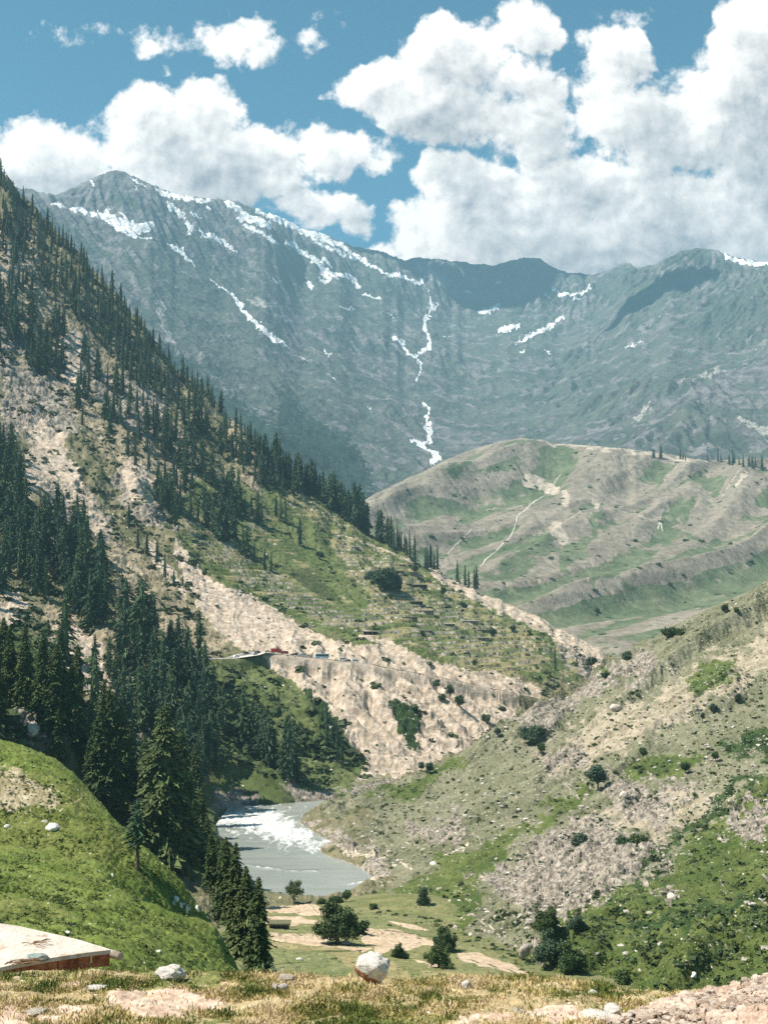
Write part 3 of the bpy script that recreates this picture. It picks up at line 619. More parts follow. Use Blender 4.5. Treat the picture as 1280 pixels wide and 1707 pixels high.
    gul = ridged(px*.9+w*.6, py*.13, 19, 4, .55, 125)-.85
    Z = Z + scar*.55*gul*sstep(-Y, -1100, -900)
    d, zr = near_line(X, Y, ROAD); t = 1-sstep(d, 5.5, 13); Z = Z*(1-t)+(zr-.25)*t; road_d = d
    Z = carve_river(X, Y, Z)
    stonef = strokes(px, py, [[(960,1100,14),(940,1130,10)],[(1000,1090,5),(960,1120,10)]], 10)
    pathf = strokes(px+w2*.4, py+w2*.4, [[(575,895,1.2),(640,918,1.6),(690,938,2.2)],[(540,850,1),(560,868,1)],[(330,878,.8),(380,895,.7)],[(595,1040,2),(620,1062,3),(660,1078,3),(620,1080,2)],[(600,1062,4),(650,1070,4)],[(735,1150,1),(800,1160,1.5)]], 1.4)
    sand = strokes(px, py, [[(366,1392,5),(395,1398,7),(425,1404,4)],[(610,1476,3),(628,1468,3)]], 5)
    scar = np.maximum(scar, np.maximum(pathf*.95, sand))
    dark_patch = area(px+w2, py+w2, [[(480,945),(520,950),(560,1000),(540,1000),(500,975)],[(600,830),(570,820)]][:1], 10)  # one patch of darker green on the slope
    shrub = area(px+w, py+w, [[(515,1155),(545,1170),(570,1220),(580,1275),(560,1265),(540,1220)],[(650,1170),(690,1180),(700,1240),(680,1250)]], 14)
    m = land_mat('left_mountain_ground', ((.105,.108,.055),(.185,.165,.10), 40),
        [('green', (.068,.092,.030), (.115,.135,.052), 34, .7, 22), ('tan', (.19,.16,.10), (.30,.25,.175), 20, 1.0, 22), ('rock', (.125,.115,.095), (.33,.28,.23), 6, 1.3, 20), ('scar', (.33,.265,.20), (.48,.395,.315), 6, .75, 13),
         ('damp', (.04,.055,.02), (.07,.08,.035), 12, .8, 14), ('shrub', (.02,.04,.015), (.04,.07,.022), 5, 1.2, 8), ('tread', (.17,.165,.075), (.23,.20,.105), 7, .5, 6), ('wall', (.19,.17,.125), (.38,.33,.26), 4, .30, 4)],
        [(4.2, (.035,.055,.022), 'tufts', .42), (2.6, (.50,.44,.37), 'stones', .16), (7.0, (.06,.07,.035), 'tufts', .25)], (3.2, .8, .8), None)
    tufts = np.clip(.75+.4*fbm(X, Y, 60, 3, .5, 130)-.9*scar, .12, 1); stones = np.clip(.4+.8*rockp-.15*scar-.3*green, 0, 1)
    sheet('left_mountain', X, Y, Z, m, {'green': green, 'tan': tan, 'rock': rockp, 'scar': scar, 'wall': wall, 'tread': terr*patchy*np.clip(.5+1.6*perlin(np.floor(lev)*3.7+X/45, np.floor(lev)*5.1+Y/300, 127), 0, 1), 'damp': dark_patch, 'shrub': shrub, 'tufts': tufts, 'stones': stones})
    # road surface: a strip with a parking place
    L = ROAD; T = np.gradient(L, axis=0); Nn = np.stack([-T[:, 1], T[:, 0]], 1); Nn /= np.linalg.norm(Nn, axis=1)[:, None]
    wd = np.interp(np.arange(len(L)), [0, 2, 3, 4, 5, 7, 16], [5, 6, 10, 9, 6, 4.8, 4.2])
    def strip(a, b, dz, name, mt):
        p = np.stack([L[:, 0]+Nn[:, 0]*a*wd, L[:, 1]+Nn[:, 1]*a*wd, L[:, 2]+dz], 1); q = np.stack([L[:, 0]+Nn[:, 0]*b*wd, L[:, 1]+Nn[:, 1]*b*wd, L[:, 2]+dz], 1)
        n = len(L); V = np.concatenate([p, q]); Fc = [(i, i+1, n+i+1, n+i) for i in range(n-1)]
        tag(link(name, raw_mesh(name, V, Fc, mt)), None, None, None, 'structure')
    mv, nt = mat_new('gravel_shoulder'); V_ = nt.new('ShaderNodeTexCoord').outputs['Object']; fin(mv, nt, two(nt, V_, (.40,.36,.31), (.62,.58,.52), .35), .9, nt.noise(V_, 1.2, 4), .2)
    strip(-1, 1, .0, 'road_shoulder', mv)
    ma, nt = mat_new('asphalt'); V_ = nt.new('ShaderNodeTexCoord').outputs['Object']; fin(ma, nt, two(nt, V_, (.13,.13,.13), (.19,.185,.18), .3), .85, nt.noise(V_, 3, 4), .05)
    strip(-.15, .8, .04, 'road', ma)
build_F()

def build_E():
    X, Y = polar(E, 440, 1400, 160, 980, 900, 1000, .22, .12); Z = E(X, Y); Z = carve_river(X, Y, Z); px, py = project(X, Y, Z)
    w = fbm(px, py, 55, 5, .6, 141)*16; w2 = fbm(px, py, 12, 4, .6, 142)*5
    qx = (px*.74+py*.67); qy = (-px*.67+py*.74)
    green = area(px+w, py+w*.6+w2, [[(640,1500),(690,1460),(790,1410),(870,1385),(930,1330),(1000,1290),(960,1330),(880,1400),(830,1440),(800,1500),(780,1560),(860,1600),(960,1500),(1100,1460),(1180,1370),(1290,1290),(1290,1700),(700,1700),(600,1600)],[(1030,1275),(1100,1255),(1170,1260),(1150,1290),(1060,1305)],[(880,1175),(1000,1110),(1010,1120),(900,1200)],[(1150,1120),(1220,1100),(1210,1140),(1150,1160)],[(620,1330),(700,1290),(760,1270),(700,1330)]], 28)
    green = np.clip(green + .25*np.clip(fbm(qx, qy, 90, 4, .6, 143)-.25, 0, 1), 0, 1)
    rock = area(px+w*1.3+w2*2, py+w+w2*2, [[(800,1470),(860,1440),(920,1390),(1000,1360),(1060,1400),(1120,1410),(1090,1440),(1000,1500),(900,1540),(850,1500)],[(900,1265),(960,1240),(975,1260),(930,1300)],[(1000,1290),(1120,1320),(1160,1300),(1100,1380),(1020,1360)],[(1090,1490),(1130,1480),(1115,1510)],[(900,1170),(960,1130),(1080,1085),(1100,1110),(960,1180)],[(1200,1360),(1280,1330),(1280,1400),(1220,1400)],[(690,1400),(760,1350),(780,1370),(720,1410)],[(560,1390),(610,1400),(640,1440),(620,1470),(560,1420)],[(870,1560),(890,1565),(885,1600),(866,1590)],[(840,1180),(900,1160),(960,1180),(900,1220)]], 22)
    rock = np.clip(rock + .9*np.clip(ridged(qx+w*.6, qy*3.2, 120, 4, .55, 144)-1.30, 0, 1), 0, 1)
    soil = area(px+w, py+w, [[(900,1260),(990,1200),(1080,1160),(1200,1090),(1290,1040),(1290,1120),(1150,1190),(1000,1270),(940,1300)],[(1120,1590),(1200,1560),(1230,1590),(1150,1620)],[(1180,1500),(1290,1480),(1290,1560),(1200,1530)],[(1000,1360),(1150,1310),(1230,1340),(1100,1400)]], 40)
    path = strokes(px+w2*.3, py+w2*.3, [[(740,1425,1),(780,1408,1.6),(770,1420,1)],[(665,1435,2),(685,1450,1.5)],[(640,1480,2),(620,1477,3)],[(575,1423,3),(610,1428,4),(640,1432,2)],[(640,1508,1.2),(700,1510,1.6),(760,1520,1)],[(655,1525,1.2),(740,1535,1)],[(700,1570,2),(780,1578,3),(820,1590,2)],[(800,1535,1),(835,1560,1.3)]], 1.6)
    dark = area(px+w, py+w, [[(1290,1215),(1180,1245),(1290,1270)],[(1290,1290),(1230,1320),(1180,1370),(1120,1420),(1060,1480),(1040,1490),(1090,1430),(1150,1370),(1230,1290)],[(1000,1550),(1080,1535),(1230,1500),(1290,1480),(1290,1510),(1180,1530),(1060,1560)]], 24)
    near = sstep(-Y, -560, -300)
    bd, be, bh = worley(X*1.0+1.5*perlin(X/4, Y/4, 2), Y*.8+.5*Z, 3.4, 145); cr = ridged((X*.8-Y*.6)*.9+Z, (X*.6+Y*.8)*.5, 14, 5, .62, 146)-.9
    Z = Z + rock*(1.5*cr+1.5*(bh-.5)+.3*np.clip(.5-bd, 0, 1)) + .65*fbm(X, Y, 7, 5, .62, 147)*(1-.35*green) + .22*fbm(X, Y, 1.7, 2, .6, 148)
    lev = Z/1.5+.5*perlin(X/24, Y/24, 7); fr = lev-np.floor(lev); tt = area(px+w*.4, py+w*.4, [[(600,1480),(700,1440),(800,1500),(840,1570),(760,1600),(640,1560)]], 30)*sstep(perlin(X/11, Y/11, 9), -.3, .1)
    Z = Z + (sstep(fr, 0, .2)-fr)*1.1*tt; wall = (1-sstep(fr, .1, .28))*sstep(fr, 0, .04)*tt*sstep(perlin(X/7, lev*2, 4), -.3, 0)
    Z = carve_river(X, Y, Z)
    dd = seg_dist(X, Y, RIVER+[RIVER[0]]); shore = (1-sstep(dd, 3, 10))*sstep(-Z, 92, 97)*(Y > 400)
    rock = np.maximum(rock, shore*.9)
    m = land_mat('right_slope_ground', ((.130,.132,.078),(.185,.178,.118), 26),
        [('soil', (.24,.205,.14), (.34,.29,.215), 9, 1.1, 9), ('green', (.058,.084,.022), (.098,.120,.036), 16, .8, 14), ('dark', (.020,.040,.014), (.045,.075,.022), 6, 1.3, 6), ('rock', (.12,.108,.088), (.33,.285,.235), 2.2, 1.3, 6), ('path', (.42,.36,.28), (.52,.45,.36), 3, .3, 5), ('wall', (.30,.27,.22), (.46,.41,.35), 2, .4, 3)],
        [(1.7, (.035,.058,.020), 'tufts', .40), (1.15, (.46,.42,.36), 'stones', .30), (2.9, (.045,.065,.025), 'tufts', .30), (.7, (.40,.36,.30), 'stones', .35)], (1.4, .32, .8), None)
    tufts = np.clip(.6+.6*fbm(qx, qy, 45, 4, .55, 150)+.5*sstep(fbm(qx, qy*3, 110, 3, .5, 151), .0, .4), 0, 1); stones = np.clip(.30+.8*rock+.45*soil-.25*green+.4*fbm(qx, qy*2, 60, 4, .6, 152), .03, 1)
    sheet('right_hillside', X, Y, Z, m, {'green': green, 'rock': rock, 'soil': soil, 'path': path, 'dark': dark, 'wall': wall, 'tufts': tufts, 'stones': stones})
build_E()

def build_C():
    X, Y = polar(C, 250, 1120, 128, 460, 620, 460, .3, .3); Z = C(X, Y); px, py = project(X, Y, Z)
    w = fbm(px, py, 30, 3, .5, 161)*5
    lev = Z/1.35+.35*perlin(X/30, Y/30, 162); fr = lev-np.floor(lev); fld = area(px+w, py, [[(440,1490),(640,1530),(700,1560),(800,1580),(900,1650),(400,1660),(400,1480)]], 20)
    Z = Z+(sstep(fr, 0, .25)-fr)*1.1*fld+.10*fbm(X, Y, 5, 4, .6, 163)
    tan = area(px+w, py+w*.3, [[(440,1487),(500,1492),(530,1512),(560,1528),(530,1531),(440,1522)],[(440,1530),(500,1532),(535,1540),(500,1546),(440,1544)],[(640,1535),(690,1542),(720,1552),(680,1548)],[(600,1548),(660,1552),(722,1570),(725,1580),(640,1590),(600,1572)],[(450,1560),(540,1562),(545,1578),(620,1585),(600,1590),(520,1580),(455,1570)],[(760,1590),(800,1592),(860,1612),(885,1625),(820,1620),(765,1605)],[(860,1632),(960,1642),(965,1650),(865,1645)],[(690,1605),(730,1610),(720,1616)],[(620,1575),(650,1590),(625,1598)]], 4)
    dry = area(px+w, py+w*.3, [[(450,1555),(560,1580),(640,1600),(700,1640),(900,1650),(640,1660),(440,1650)],[(700,1620),(860,1640),(700,1650)]], 14)
    olive = area(px+w, py+w*.3, [[(595,1520),(700,1550),(740,1565),(600,1548)],[(445,1585),(545,1592),(590,1620),(560,1640),(445,1640)],[(860,1625),(960,1638),(900,1642)]], 5)
    riser = (1-sstep(fr, .1, .34))*sstep(fr, 0, .05)*fld
    lines = strokes(px, py, [[(450,1573,.7),(540,1588,.9),(600,1592,.7)],[(510,1500,.6),(530,1525,.7)],[(540,1592,.6),(548,1612,.6)],[(460,1590,.5),(520,1640,.8)],[(495,1592,.5),(500,1620,.5)],[(440,1608,.5),(560,1612,.6)],[(760,1600,.6),(890,1630,.7)],[(640,1552,.6),(740,1566,.6)]], 1.2)
    m = land_mat('field_ground', ((.125,.138,.052),(.195,.190,.088), 9),
        [('dry', (.20,.18,.085), (.28,.235,.12), 6, .6, 5), ('olive', (.13,.145,.06), (.18,.185,.085), 8, .3, 6), ('tan', (.40,.30,.205), (.50,.39,.28), 7, .12, 4), ('riser', (.06,.085,.03), (.20,.18,.13), 2.5, .6, 2), ('lines', (.04,.055,.02), (.07,.085,.03), 3, .2, 2)],
        [(1.3, (.045,.07,.022), 'tufts', .28), (.8, (.40,.37,.32), 'stones', .10)], (1.1, .15, .7), ((0, 0, R(12)), (.12, .9, 1), (.17, .16, .08), .4))
    sheet('valley_fields', X, Y, Z, m, {'tan': tan, 'dry': dry, 'olive': olive, 'riser': riser, 'lines': lines, 'tufts': 1-.85*tan, 'stones': .5+riser})
build_C()

def build_B():
    X, Y = polar(B, -130, 440, 40, 290, 620, 620, .3, .15); Z = B(X, Y); px, py = project(X, Y, Z)
    w = fbm(px, py, 40, 4, .55, 171)*12; w2 = fbm(px, py, 9, 3, .6, 172)*4
    dry = area(px+w, py+w*.6+w2, [[(-100,1270),(30,1285),(90,1320),(100,1345),(60,1350),(-100,1350)],[(320,1440),(350,1445),(345,1480),(320,1475)]], 22)
    warm = area(px+w, py+w, [[(-100,1300),(140,1300),(230,1420),(160,1440),(0,1420)],[(260,1460),(330,1500),(360,1560),(300,1540)],[(-100,1500),(60,1500),(120,1540),(-100,1550)]], 60)
    path = strokes(px+w2*.4, py+w2*.4, [[(60,1347,.8),(90,1345,1),(120,1340,1.2),(138,1333,1.2)],[(138,1333,.8),(136,1315,.6)],[(90,1315,.5),(150,1350,.5)]], 1.4)
    Z = Z + .30*fbm(X, Y, 3.4, 4, .6, 173) + .16*np.clip(ridged(X, Y, 1.3, 2, .5, 174)-.9, 0, 1)
    m = land_mat('green_hill_ground', ((.098,.135,.026),(.145,.178,.044), 6),
        [('warm', (.105,.125,.030), (.150,.165,.048), 5, .9, 5), ('dry', (.26,.215,.12), (.40,.335,.23), 2, 1.4, 2.2), ('path', (.24,.21,.11), (.32,.27,.16), 2, .4, 2)],
        [(.75, (.030,.055,.012), 'tufts', .34), (1.3, (.035,.062,.012), 'tufts', .22), (.42, (.50,.46,.38), 'stones', .16)], (.7, .14, .8), None)
    sheet('green_hill', X, Y, Z, m, {'dry': dry, 'warm': warm, 'path': path, 'tufts': np.clip(.45+.9*fbm(px, py*1.6, 50, 4, .6, 175), .05, 1), 'stones': np.clip(.18+.8*dry+.3*fbm(px, py, 50, 3, .5, 176), .02, 1)})
build_B()

def build_A():
    X, Y = polar(A, -150, 1430, 7.5, 32, 800, 420, .5, .5); Z = A(X, Y); px, py = project(X, Y, Z)
    w = fbm(px, py*2, 70, 4, .55, 181)*16
    pink = area(px+w, py+w*.5, [[(180,1650),(320,1645),(400,1670),(330,1700),(180,1690)],[(-50,1680),(160,1672),(140,1712),(-50,1712)],[(780,1688),(960,1680),(990,1712),(760,1712)],[(60,1638),(170,1640),(160,1650),(60,1648)]], 26)
    greeny = area(px+w, py+w, [[(600,1680),(760,1695),(740,1720),(540,1720)],[(-50,1630),(420,1626),(420,1645),(100,1650)],[(240,1690),(420,1700),(400,1715)]], 24)
    Z = Z+.035*fbm(X, Y, .5, 4, .6, 182)
    m = land_mat('verge_ground', ((.30,.225,.12),(.42,.33,.19), 1.2), [('greeny', (.12,.13,.04), (.20,.20,.07), .4, .9, .5), ('pink', (.46,.32,.235), (.62,.47,.37), .35, .8, .4)],
        [(.10, (.62,.55,.46), 'stones', .30), (.05, (.50,.42,.33), 'stones', .4)], (.12, .03, .9), None)
    sheet('road_verge', X, Y, Z, m, {'pink': pink, 'greeny': greeny, 'stones': .25+.6*pink})
    return 
build_A()

def build_S():
    X, Y = polar(S, 900, 1420, 8, 21, 420, 420, .4, .3); Z = S(X, Y); px, py = project(X, Y, Z)
    a, e, h = worley(X+.25*perlin(X/.5, Y/.5, 1), Y*.55+Z*1.2, .62, 191); a2, e2, h2 = worley(X+.08*perlin(X/.15, Y/.15, 4), Y*.55+Z*1.2, .19, 192)
    Z = Z+.20*(h-.5)-.10*(1-sstep(e, 0, .10))+.08*(h2-.5)-.05*(1-sstep(e2, 0, .16))+.035*fbm(X, Y, .30, 5, .65, 193)
    gap = (1-sstep(e, 0, .09))*sstep(perlin(X/.6, Y/.6, 5), -.1, .2)
    orange = np.clip(sstep(h, .72, .9)*sstep(perlin(X/.5, Y/.5, 8), -.1, .3), 0, 1)
    m = land_mat('stone_bank_ground', ((.38,.27,.20),(.54,.41,.33), .3), [('pale', (.52,.44,.37), (.64,.56,.48), .3, .6, .2), ('orange', (.50,.23,.10), (.62,.34,.18), .3, .6, .2), ('gap', (.08,.06,.05), (.20,.15,.11), .2, .6, .15)],
        None, (.10, .03, .9), None)
    sheet('stone_bank', X, Y, Z, m, {'orange': orange, 'pale': sstep(h2, .70, .85)*.6, 'gap': gap})
build_S()
# ------------------------------------------------------------ air
def build_haze():
    m, nt = mat_new('haze_air'); out = nt.new('ShaderNodeOutputMaterial'); v = nt.new('ShaderNodeVolumePrincipled')
    v.inputs['Color'].default_value = (.43, .735, .93, 1); v.inputs['Density'].default_value = 5.7e-5; v.inputs['Anisotropy'].default_value = .1
    nt.l.new(v.outputs[0], out.inputs['Volume'])
    x, y0, y1, z0, z1 = 15000, -15000, 15000, -114, 2750
    V = [(sx*x, y, z) for z in (z0, z1) for sx, y in ((-1, y0), (1, y0), (1, y1), (-1, y1))]
    Fc = [(0,3,2,1),(4,5,6,7),(0,1,5,4),(1,2,6,5),(2,3,7,6),(3,0,4,7)]
    tag(link('haze', raw_mesh('haze', V, Fc, m)), None, None, None, 'stuff')
build_haze()

# ------------------------------------------------------------ building blocks for plants and stones
def rot_to(d):
    """matrices (n,3,3) whose third column is the direction d"""
    d = d/np.linalg.norm(d, axis=1)[:, None]; up = np.where(np.abs(d[:, 2:3]) > .95, [[1., 0, 0]], [[0, 0, 1.]])
    a = np.cross(up, d); a /= np.linalg.norm(a, axis=1)[:, None]; b = np.cross(d, a); return np.stack([a, b, d], -1)
def kites(base, tip, width, sag, roll, g):
    """leaf sprays: a four-cornered blade from base to tip, rolled about its axis"""
    d = tip-base; L = np.linalg.norm(d, axis=1)[:, None]; dn = d/(L+1e-9)
    side = np.cross(dn, np.array([0, 0, 1.])); side /= np.linalg.norm(side, axis=1)[:, None]+1e-9; up = np.cross(side, dn)
    s = side*np.cos(roll)[:, None]+up*np.sin(roll)[:, None]
    mid = base+d*.55+up*(sag*L[:, 0])[:, None]
    V = np.stack([base, mid+s*width[:, None], tip, mid-s*width[:, None]], 1).reshape(-1, 3)
    return V, np.arange(len(V)).reshape(-1, 4)
def merge(parts):
    Vs, Fs, o = [], [], 0
    for V, Fc in parts: Vs.append(V); Fs.append(np.asarray(Fc)+o); o += len(V)
    return np.concatenate(Vs), np.concatenate(Fs)
def tubes(path, rad, n=7):
    """a closed tapering tube of quads along a path"""
    path = np.asarray(path, float); rad = np.asarray(rad, float); T = np.gradient(path, axis=0); M = rot_to(T+1e-6)
    a = np.arange(n)/n*2*np.pi; ring = np.stack([np.cos(a), np.sin(a), 0*a], -1)
    V = (path[:, None]+np.einsum('kij,nj->kni', M, ring)*rad[:, None, None]).reshape(-1, 3); k = len(path)
    Fc = [(i*n+j, i*n+(j+1) % n, (i+1)*n+(j+1) % n, (i+1)*n+j) for i in range(k-1) for j in range(n)]
    return V, np.array(Fc)
def conifer_crown(seed, levels, per, sub, w, z0=.1, pw=.72, droop=.28, ragged=.25):
    """unit height crown; w = widest radius; sub = side sprays on each bough"""
    g = np.random.default_rng(seed); t = np.repeat((np.arange(levels)+.5)/levels, per); n = len(t)
    t = np.clip(t+g.normal(0, .35/levels, n), 0, .995); az = g.uniform(0, 2*np.pi, n)
    lob = 1+.22*np.sin(az*2+seed)*np.sin(t*17+seed)+.12*np.sin(az*3+t*31)
    r = w*(1-t)**pw*np.clip(g.normal(.92, ragged, n), .45, 1.35)*lob*np.where(t < .12, .72+t*2.3, 1)+.008
    z = z0+(1-z0)*t; c, s = np.cos(az), np.sin(az)
    base = np.stack([c*r*.08, s*r*.08, z+.01], 1); tip = np.stack([c*r, s*r, z-r*(droop+.25*(1-t))*g.uniform(.5, 1.3, n)], 1)
    parts = [kites(base, tip, r*.11+.003, .10+0*r, g.normal(0, .5, n), g)]
    for k in range(sub):
        f = g.uniform(.25, .95, n); root = base+(tip-base)*f[:, None]; sg = g.choice([-1, 1], n); a2 = az+sg*g.uniform(.45, 1.15, n); l2 = r*(.36-.14*f)*g.uniform(.7, 1.2, n)+.006
        tp = root+np.stack([np.cos(a2)*l2, np.sin(a2)*l2, -l2*g.uniform(-.1, .8, n)], 1)
        parts.append(kites(root, tp, l2*.22, .08+0*l2, g.normal(0, .7, n), g))
    lv = 9; path = np.stack([0*np.arange(lv), 0*np.arange(lv), z0+.02+(1-z0)*np.linspace(0, .97, lv)], 1)
    parts.append(tubes(path, w*.42*(1-np.linspace(0, .99, lv))**pw+.002, 6))
    return merge(parts)
def trunk_mesh(r, top=.9, seed=0):
    z = np.linspace(-.04, top, 7); g = np.random.default_rng(seed); p = np.stack([g.normal(0, .003, 7), g.normal(0, .003, 7), z], 1)
    return tubes(p, r*np.array([1.5, 1.05, .9, .75, .55, .35, .12]), 7)
def leafy_crown(seed, lobes, n, leaf, flat=1.0):
    """lobes: (x, y, z, rx, rz) in units of tree height; leaves are small quads bunched in twigs over the lobes"""
    g = np.random.default_rng(seed); Vs = []; tot = sum(l[3]**2 for l in lobes)
    for x, y, z, rx, rz in lobes:
        m = int(n*rx*rx/tot)//6; d = g.normal(size=(m, 3)); d /= np.linalg.norm(d, axis=1)[:, None]
        bump = 1+.22*np.sin(d[:, 0]*5+seed)*np.sin(d[:, 1]*6+x*9)+.15*np.sin(d[:, 2]*9+d[:, 0]*7)
        rr = g.uniform(.45, 1.02, m)**.45*bump; c = d*rr[:, None]*np.array([rx, rx, rz])+np.array([x, y, z])
        c = np.repeat(c, 6, 0)+g.normal(0, leaf*1.3, (m*6, 3)); nrm = np.repeat(d, 6, 0)+g.normal(0, .65, (m*6, 3)); M = rot_to(nrm)
        s = leaf*g.uniform(.6, 1.3, m*6)[:, None, None]; q = np.array([[-1, -.55, 0], [1, -.55, 0], [.8, .6, .2], [-.8, .6, -.1]])
        Vs.append((c[:, None]+np.einsum('nij,kj->nki', M, q)*s).reshape(-1, 3))
    V = np.concatenate(Vs); return V, np.arange(len(V)).reshape(-1, 4)
def scatter(templ, P_, S_, A_, tone=None, squash=None):
    """one mesh out of many turned and scaled templates"""
    g = np.random.default_rng(len(P_)); which = g.integers(0, len(templ), len(P_)); Vs, Fs, Ts, o = [], [], [], 0
    for k, (V, Fc) in enumerate(templ):
        i = np.where(which == k)[0]
        if not len(i): continue
        c, s = np.cos(A_[i])[:, None], np.sin(A_[i])[:, None]; x = V[None, :, 0]*c-V[None, :, 1]*s; y = V[None, :, 0]*s+V[None, :, 1]*c; z = np.broadcast_to(V[None, :, 2], x.shape)
        q = np.stack([x, y, z*(squash if squash else 1)], -1)*S_[i][:, None, None]+P_[i][:, None]
        Vs.append(q.reshape(-1, 3)); Fs.append((Fc[None]+(np.arange(len(i))*len(V))[:, None, None]).reshape(-1, Fc.shape[1])+o); o += q.shape[0]*q.shape[1]
        Ts.append(np.repeat((tone if tone is not None else g.random(len(P_)))[i], len(V)))
    return np.concatenate(Vs), np.concatenate(Fs), np.concatenate(Ts)

def leaf_mat(name, a, b, c, obj=True, rough=.75):
    m, nt = mat_new(name); tc = nt.new('ShaderNodeTexCoord'); n = nt.noise(tc.outputs['Object'], 9 if obj else .3, 4, .7)
    col = nt.mix(nt.ramp(n, .35, .65), a, b)
    r = nt.new('ShaderNodeObjectInfo').outputs['Random'] if obj else nt.attr('tone')
    col = nt.mix(nt.m('MULTIPLY', nt.ramp(r, .3, 1.0), .75), col, c)
    geo = nt.new('ShaderNodeNewGeometry'); col = nt.v('SCALE', col, scale=nt.ramp(geo.outputs['Random Per Island'], 0, 1, .72, 1.3, False))
    fin(m, nt, col, rough, None, spec=.2); return m
NEEDLE = leaf_mat('conifer_needles', (.032,.064,.040), (.062,.102,.052), (.080,.122,.052))
NEEDLE_NEAR = leaf_mat('conifer_needles_near', (.046,.074,.028), (.095,.130,.042), (.110,.140,.048))
NEEDLE_FAR = leaf_mat('conifer_needles_far', (.022,.046,.032), (.040,.070,.040), (.056,.086,.040), False)
LEAF = leaf_mat('broad_leaves', (.032,.060,.022), (.065,.105,.036), (.080,.115,.038))
LEAF_GREY = leaf_mat('grey_green_leaves', (.040,.068,.048), (.075,.110,.070), (.065,.105,.050))
SHRUB = leaf_mat('shrub_leaves', (.026,.048,.016), (.050,.078,.026), (.075,.095,.045), False)
def bark_mat():
    m, nt = mat_new('bark'); V = nt.new('ShaderNodeTexCoord').outputs['Object']; fin(m, nt, two(nt, V, (.07,.055,.042), (.16,.13,.10), 25), .9, nt.noise(V, 60, 4), .02); return m
BARK = bark_mat()

# ------------------------------------------------------------ conifers
def conifer_kind(name, seeds, levels, per, sub, ws, mat, **kw):
    r = []
    for s, w in zip(seeds, ws):
        V, Fc = conifer_crown(s, levels, per, sub, w, **kw); tv, tf = trunk_mesh(.016, .85, s)
        r.append((raw_mesh('crown', V, Fc, mat), raw_mesh('trunk', tv, tf, BARK, True)))
    return r
CON_NEAR = conifer_kind('near', range(6), 46, 17, 6, (.145, .17, .13, .155, .18, .14), NEEDLE_NEAR, z0=.08, pw=.66)
CON_MID = conifer_kind('mid', range(10, 17), 24, 8, 2, (.15, .12, .18, .14, .16, .12, .19), NEEDLE, z0=.06, pw=.44)
CON_SLIM = conifer_kind('slim', range(20, 24), 20, 7, 1, (.075, .085, .07, .09), NEEDLE, z0=.16, pw=.35, ragged=.32)
FAR_T = []
for s in range(5):
    V, Fc = conifer_crown(40+s, 13, 5, 1, (.16, .13, .19, .15, .17)[s], z0=.05, pw=.6); FAR_T.append((V, Fc))

TREES = []      # (height in px, kind, location, height in metres, label, group)
def stand(land, spots, kind, label, group, ylim, jit=.0, seed=0, sink=.25):
    g = np.random.default_rng(seed); s = np.array(spots, float); h, ok = land.hit(s[:, 0], s[:, 1], *ylim)
    for p, o, q in zip(h, ok, s):
        if not o: continue
        TREES.append((q[2], kind, (p[0], p[1], p[2]-sink), q[2]*p[1]/FPX*g.uniform(.9, 1.1), label, group))
def sprinkle(poly, n, h0, h1, mind, seed, near_top=None, edge=0.0):
    """random stems in an outline, at least mind apart; height from the picture row"""
    g = np.random.default_rng(seed); a = np.array(poly, float); out = []; tries = 0
    while len(out) < n and tries < n*60:
        tries += 1; x = g.uniform(a[:, 0].min(), a[:, 0].max()); y = g.uniform(a[:, 1].min(), a[:, 1].max())
        if not inside(np.array([x]), np.array([y]), poly)[0]: continue
        if perlin(np.array([x/48]), np.array([y/60]), seed)[0] < edge-.25: continue
        if any(abs(x-q[0]) < mind and abs(y-q[1]) < mind*1.3 for q in out): continue
        t = (y-a[:, 1].min())/(np.ptp(a[:, 1])+1); out.append((x, y, (h0+(h1-h0)*t)*g.uniform(.68, 1.22)))
    return out
SL = 'dark spire-shaped conifer '
stand(F, sprinkle([(-40,300),(0,318),(60,385),(150,475),(250,585),(350,690),(450,782),(510,822),(480,835),(420,800),(350,745),(280,690),(210,630),(160,570),(120,520),(90,500),(60,450),(-40,400)], 225, 27, 50, 6, 1, edge=-.1), 'mid', SL+'on the upper edge of the steep left mountain', 'conifers along the upper edge of the left mountain', (900, 2000), seed=1)
g_ = np.random.default_rng(18)
stand(F, [(x+g_.normal(0, 2), np.interp(x, *np.array(OUT_F).T)+g_.uniform(3, 15), g_.uniform(20, 44)) for x in np.arange(-20, 470, 5.2)], 'mid', SL+'on the very crest of the steep left mountain', 'conifers on the crest of the left mountain', (1000, 2000), seed=17)
stand(F, sprinkle([(-40,430),(20,430),(70,500),(110,560),(105,640),(60,620),(20,600),(-40,650)], 62, 44, 54, 7, 2), 'mid', SL+'at the left edge of the photo above the crags', 'conifers above the crags at the left edge', (900, 2000), seed=2)
stand(F, sprinkle([(140,600),(200,640),(300,740),(400,830),(440,880),(400,880),(330,800),(280,900),(250,800),(200,760),(120,700)], 75, 44, 56, 10, 3, edge=.05), 'mid', SL+'scattered over the rocky middle of the left mountain', 'conifers scattered on the rocky middle slope', (800, 2000), seed=3)
stand(F, sprinkle([(-40,700),(10,720),(40,820),(80,860),(130,900),(185,960),(188,1050),(140,1045),(90,1000),(40,1000),(-40,1010)], 84, 58, 90, 9, 4, edge=-.4), 'mid', 'tall dark conifer in the packed stand on the left slope above the tan gully', 'packed stand of tall conifers on the left slope', (500, 1800), seed=4)
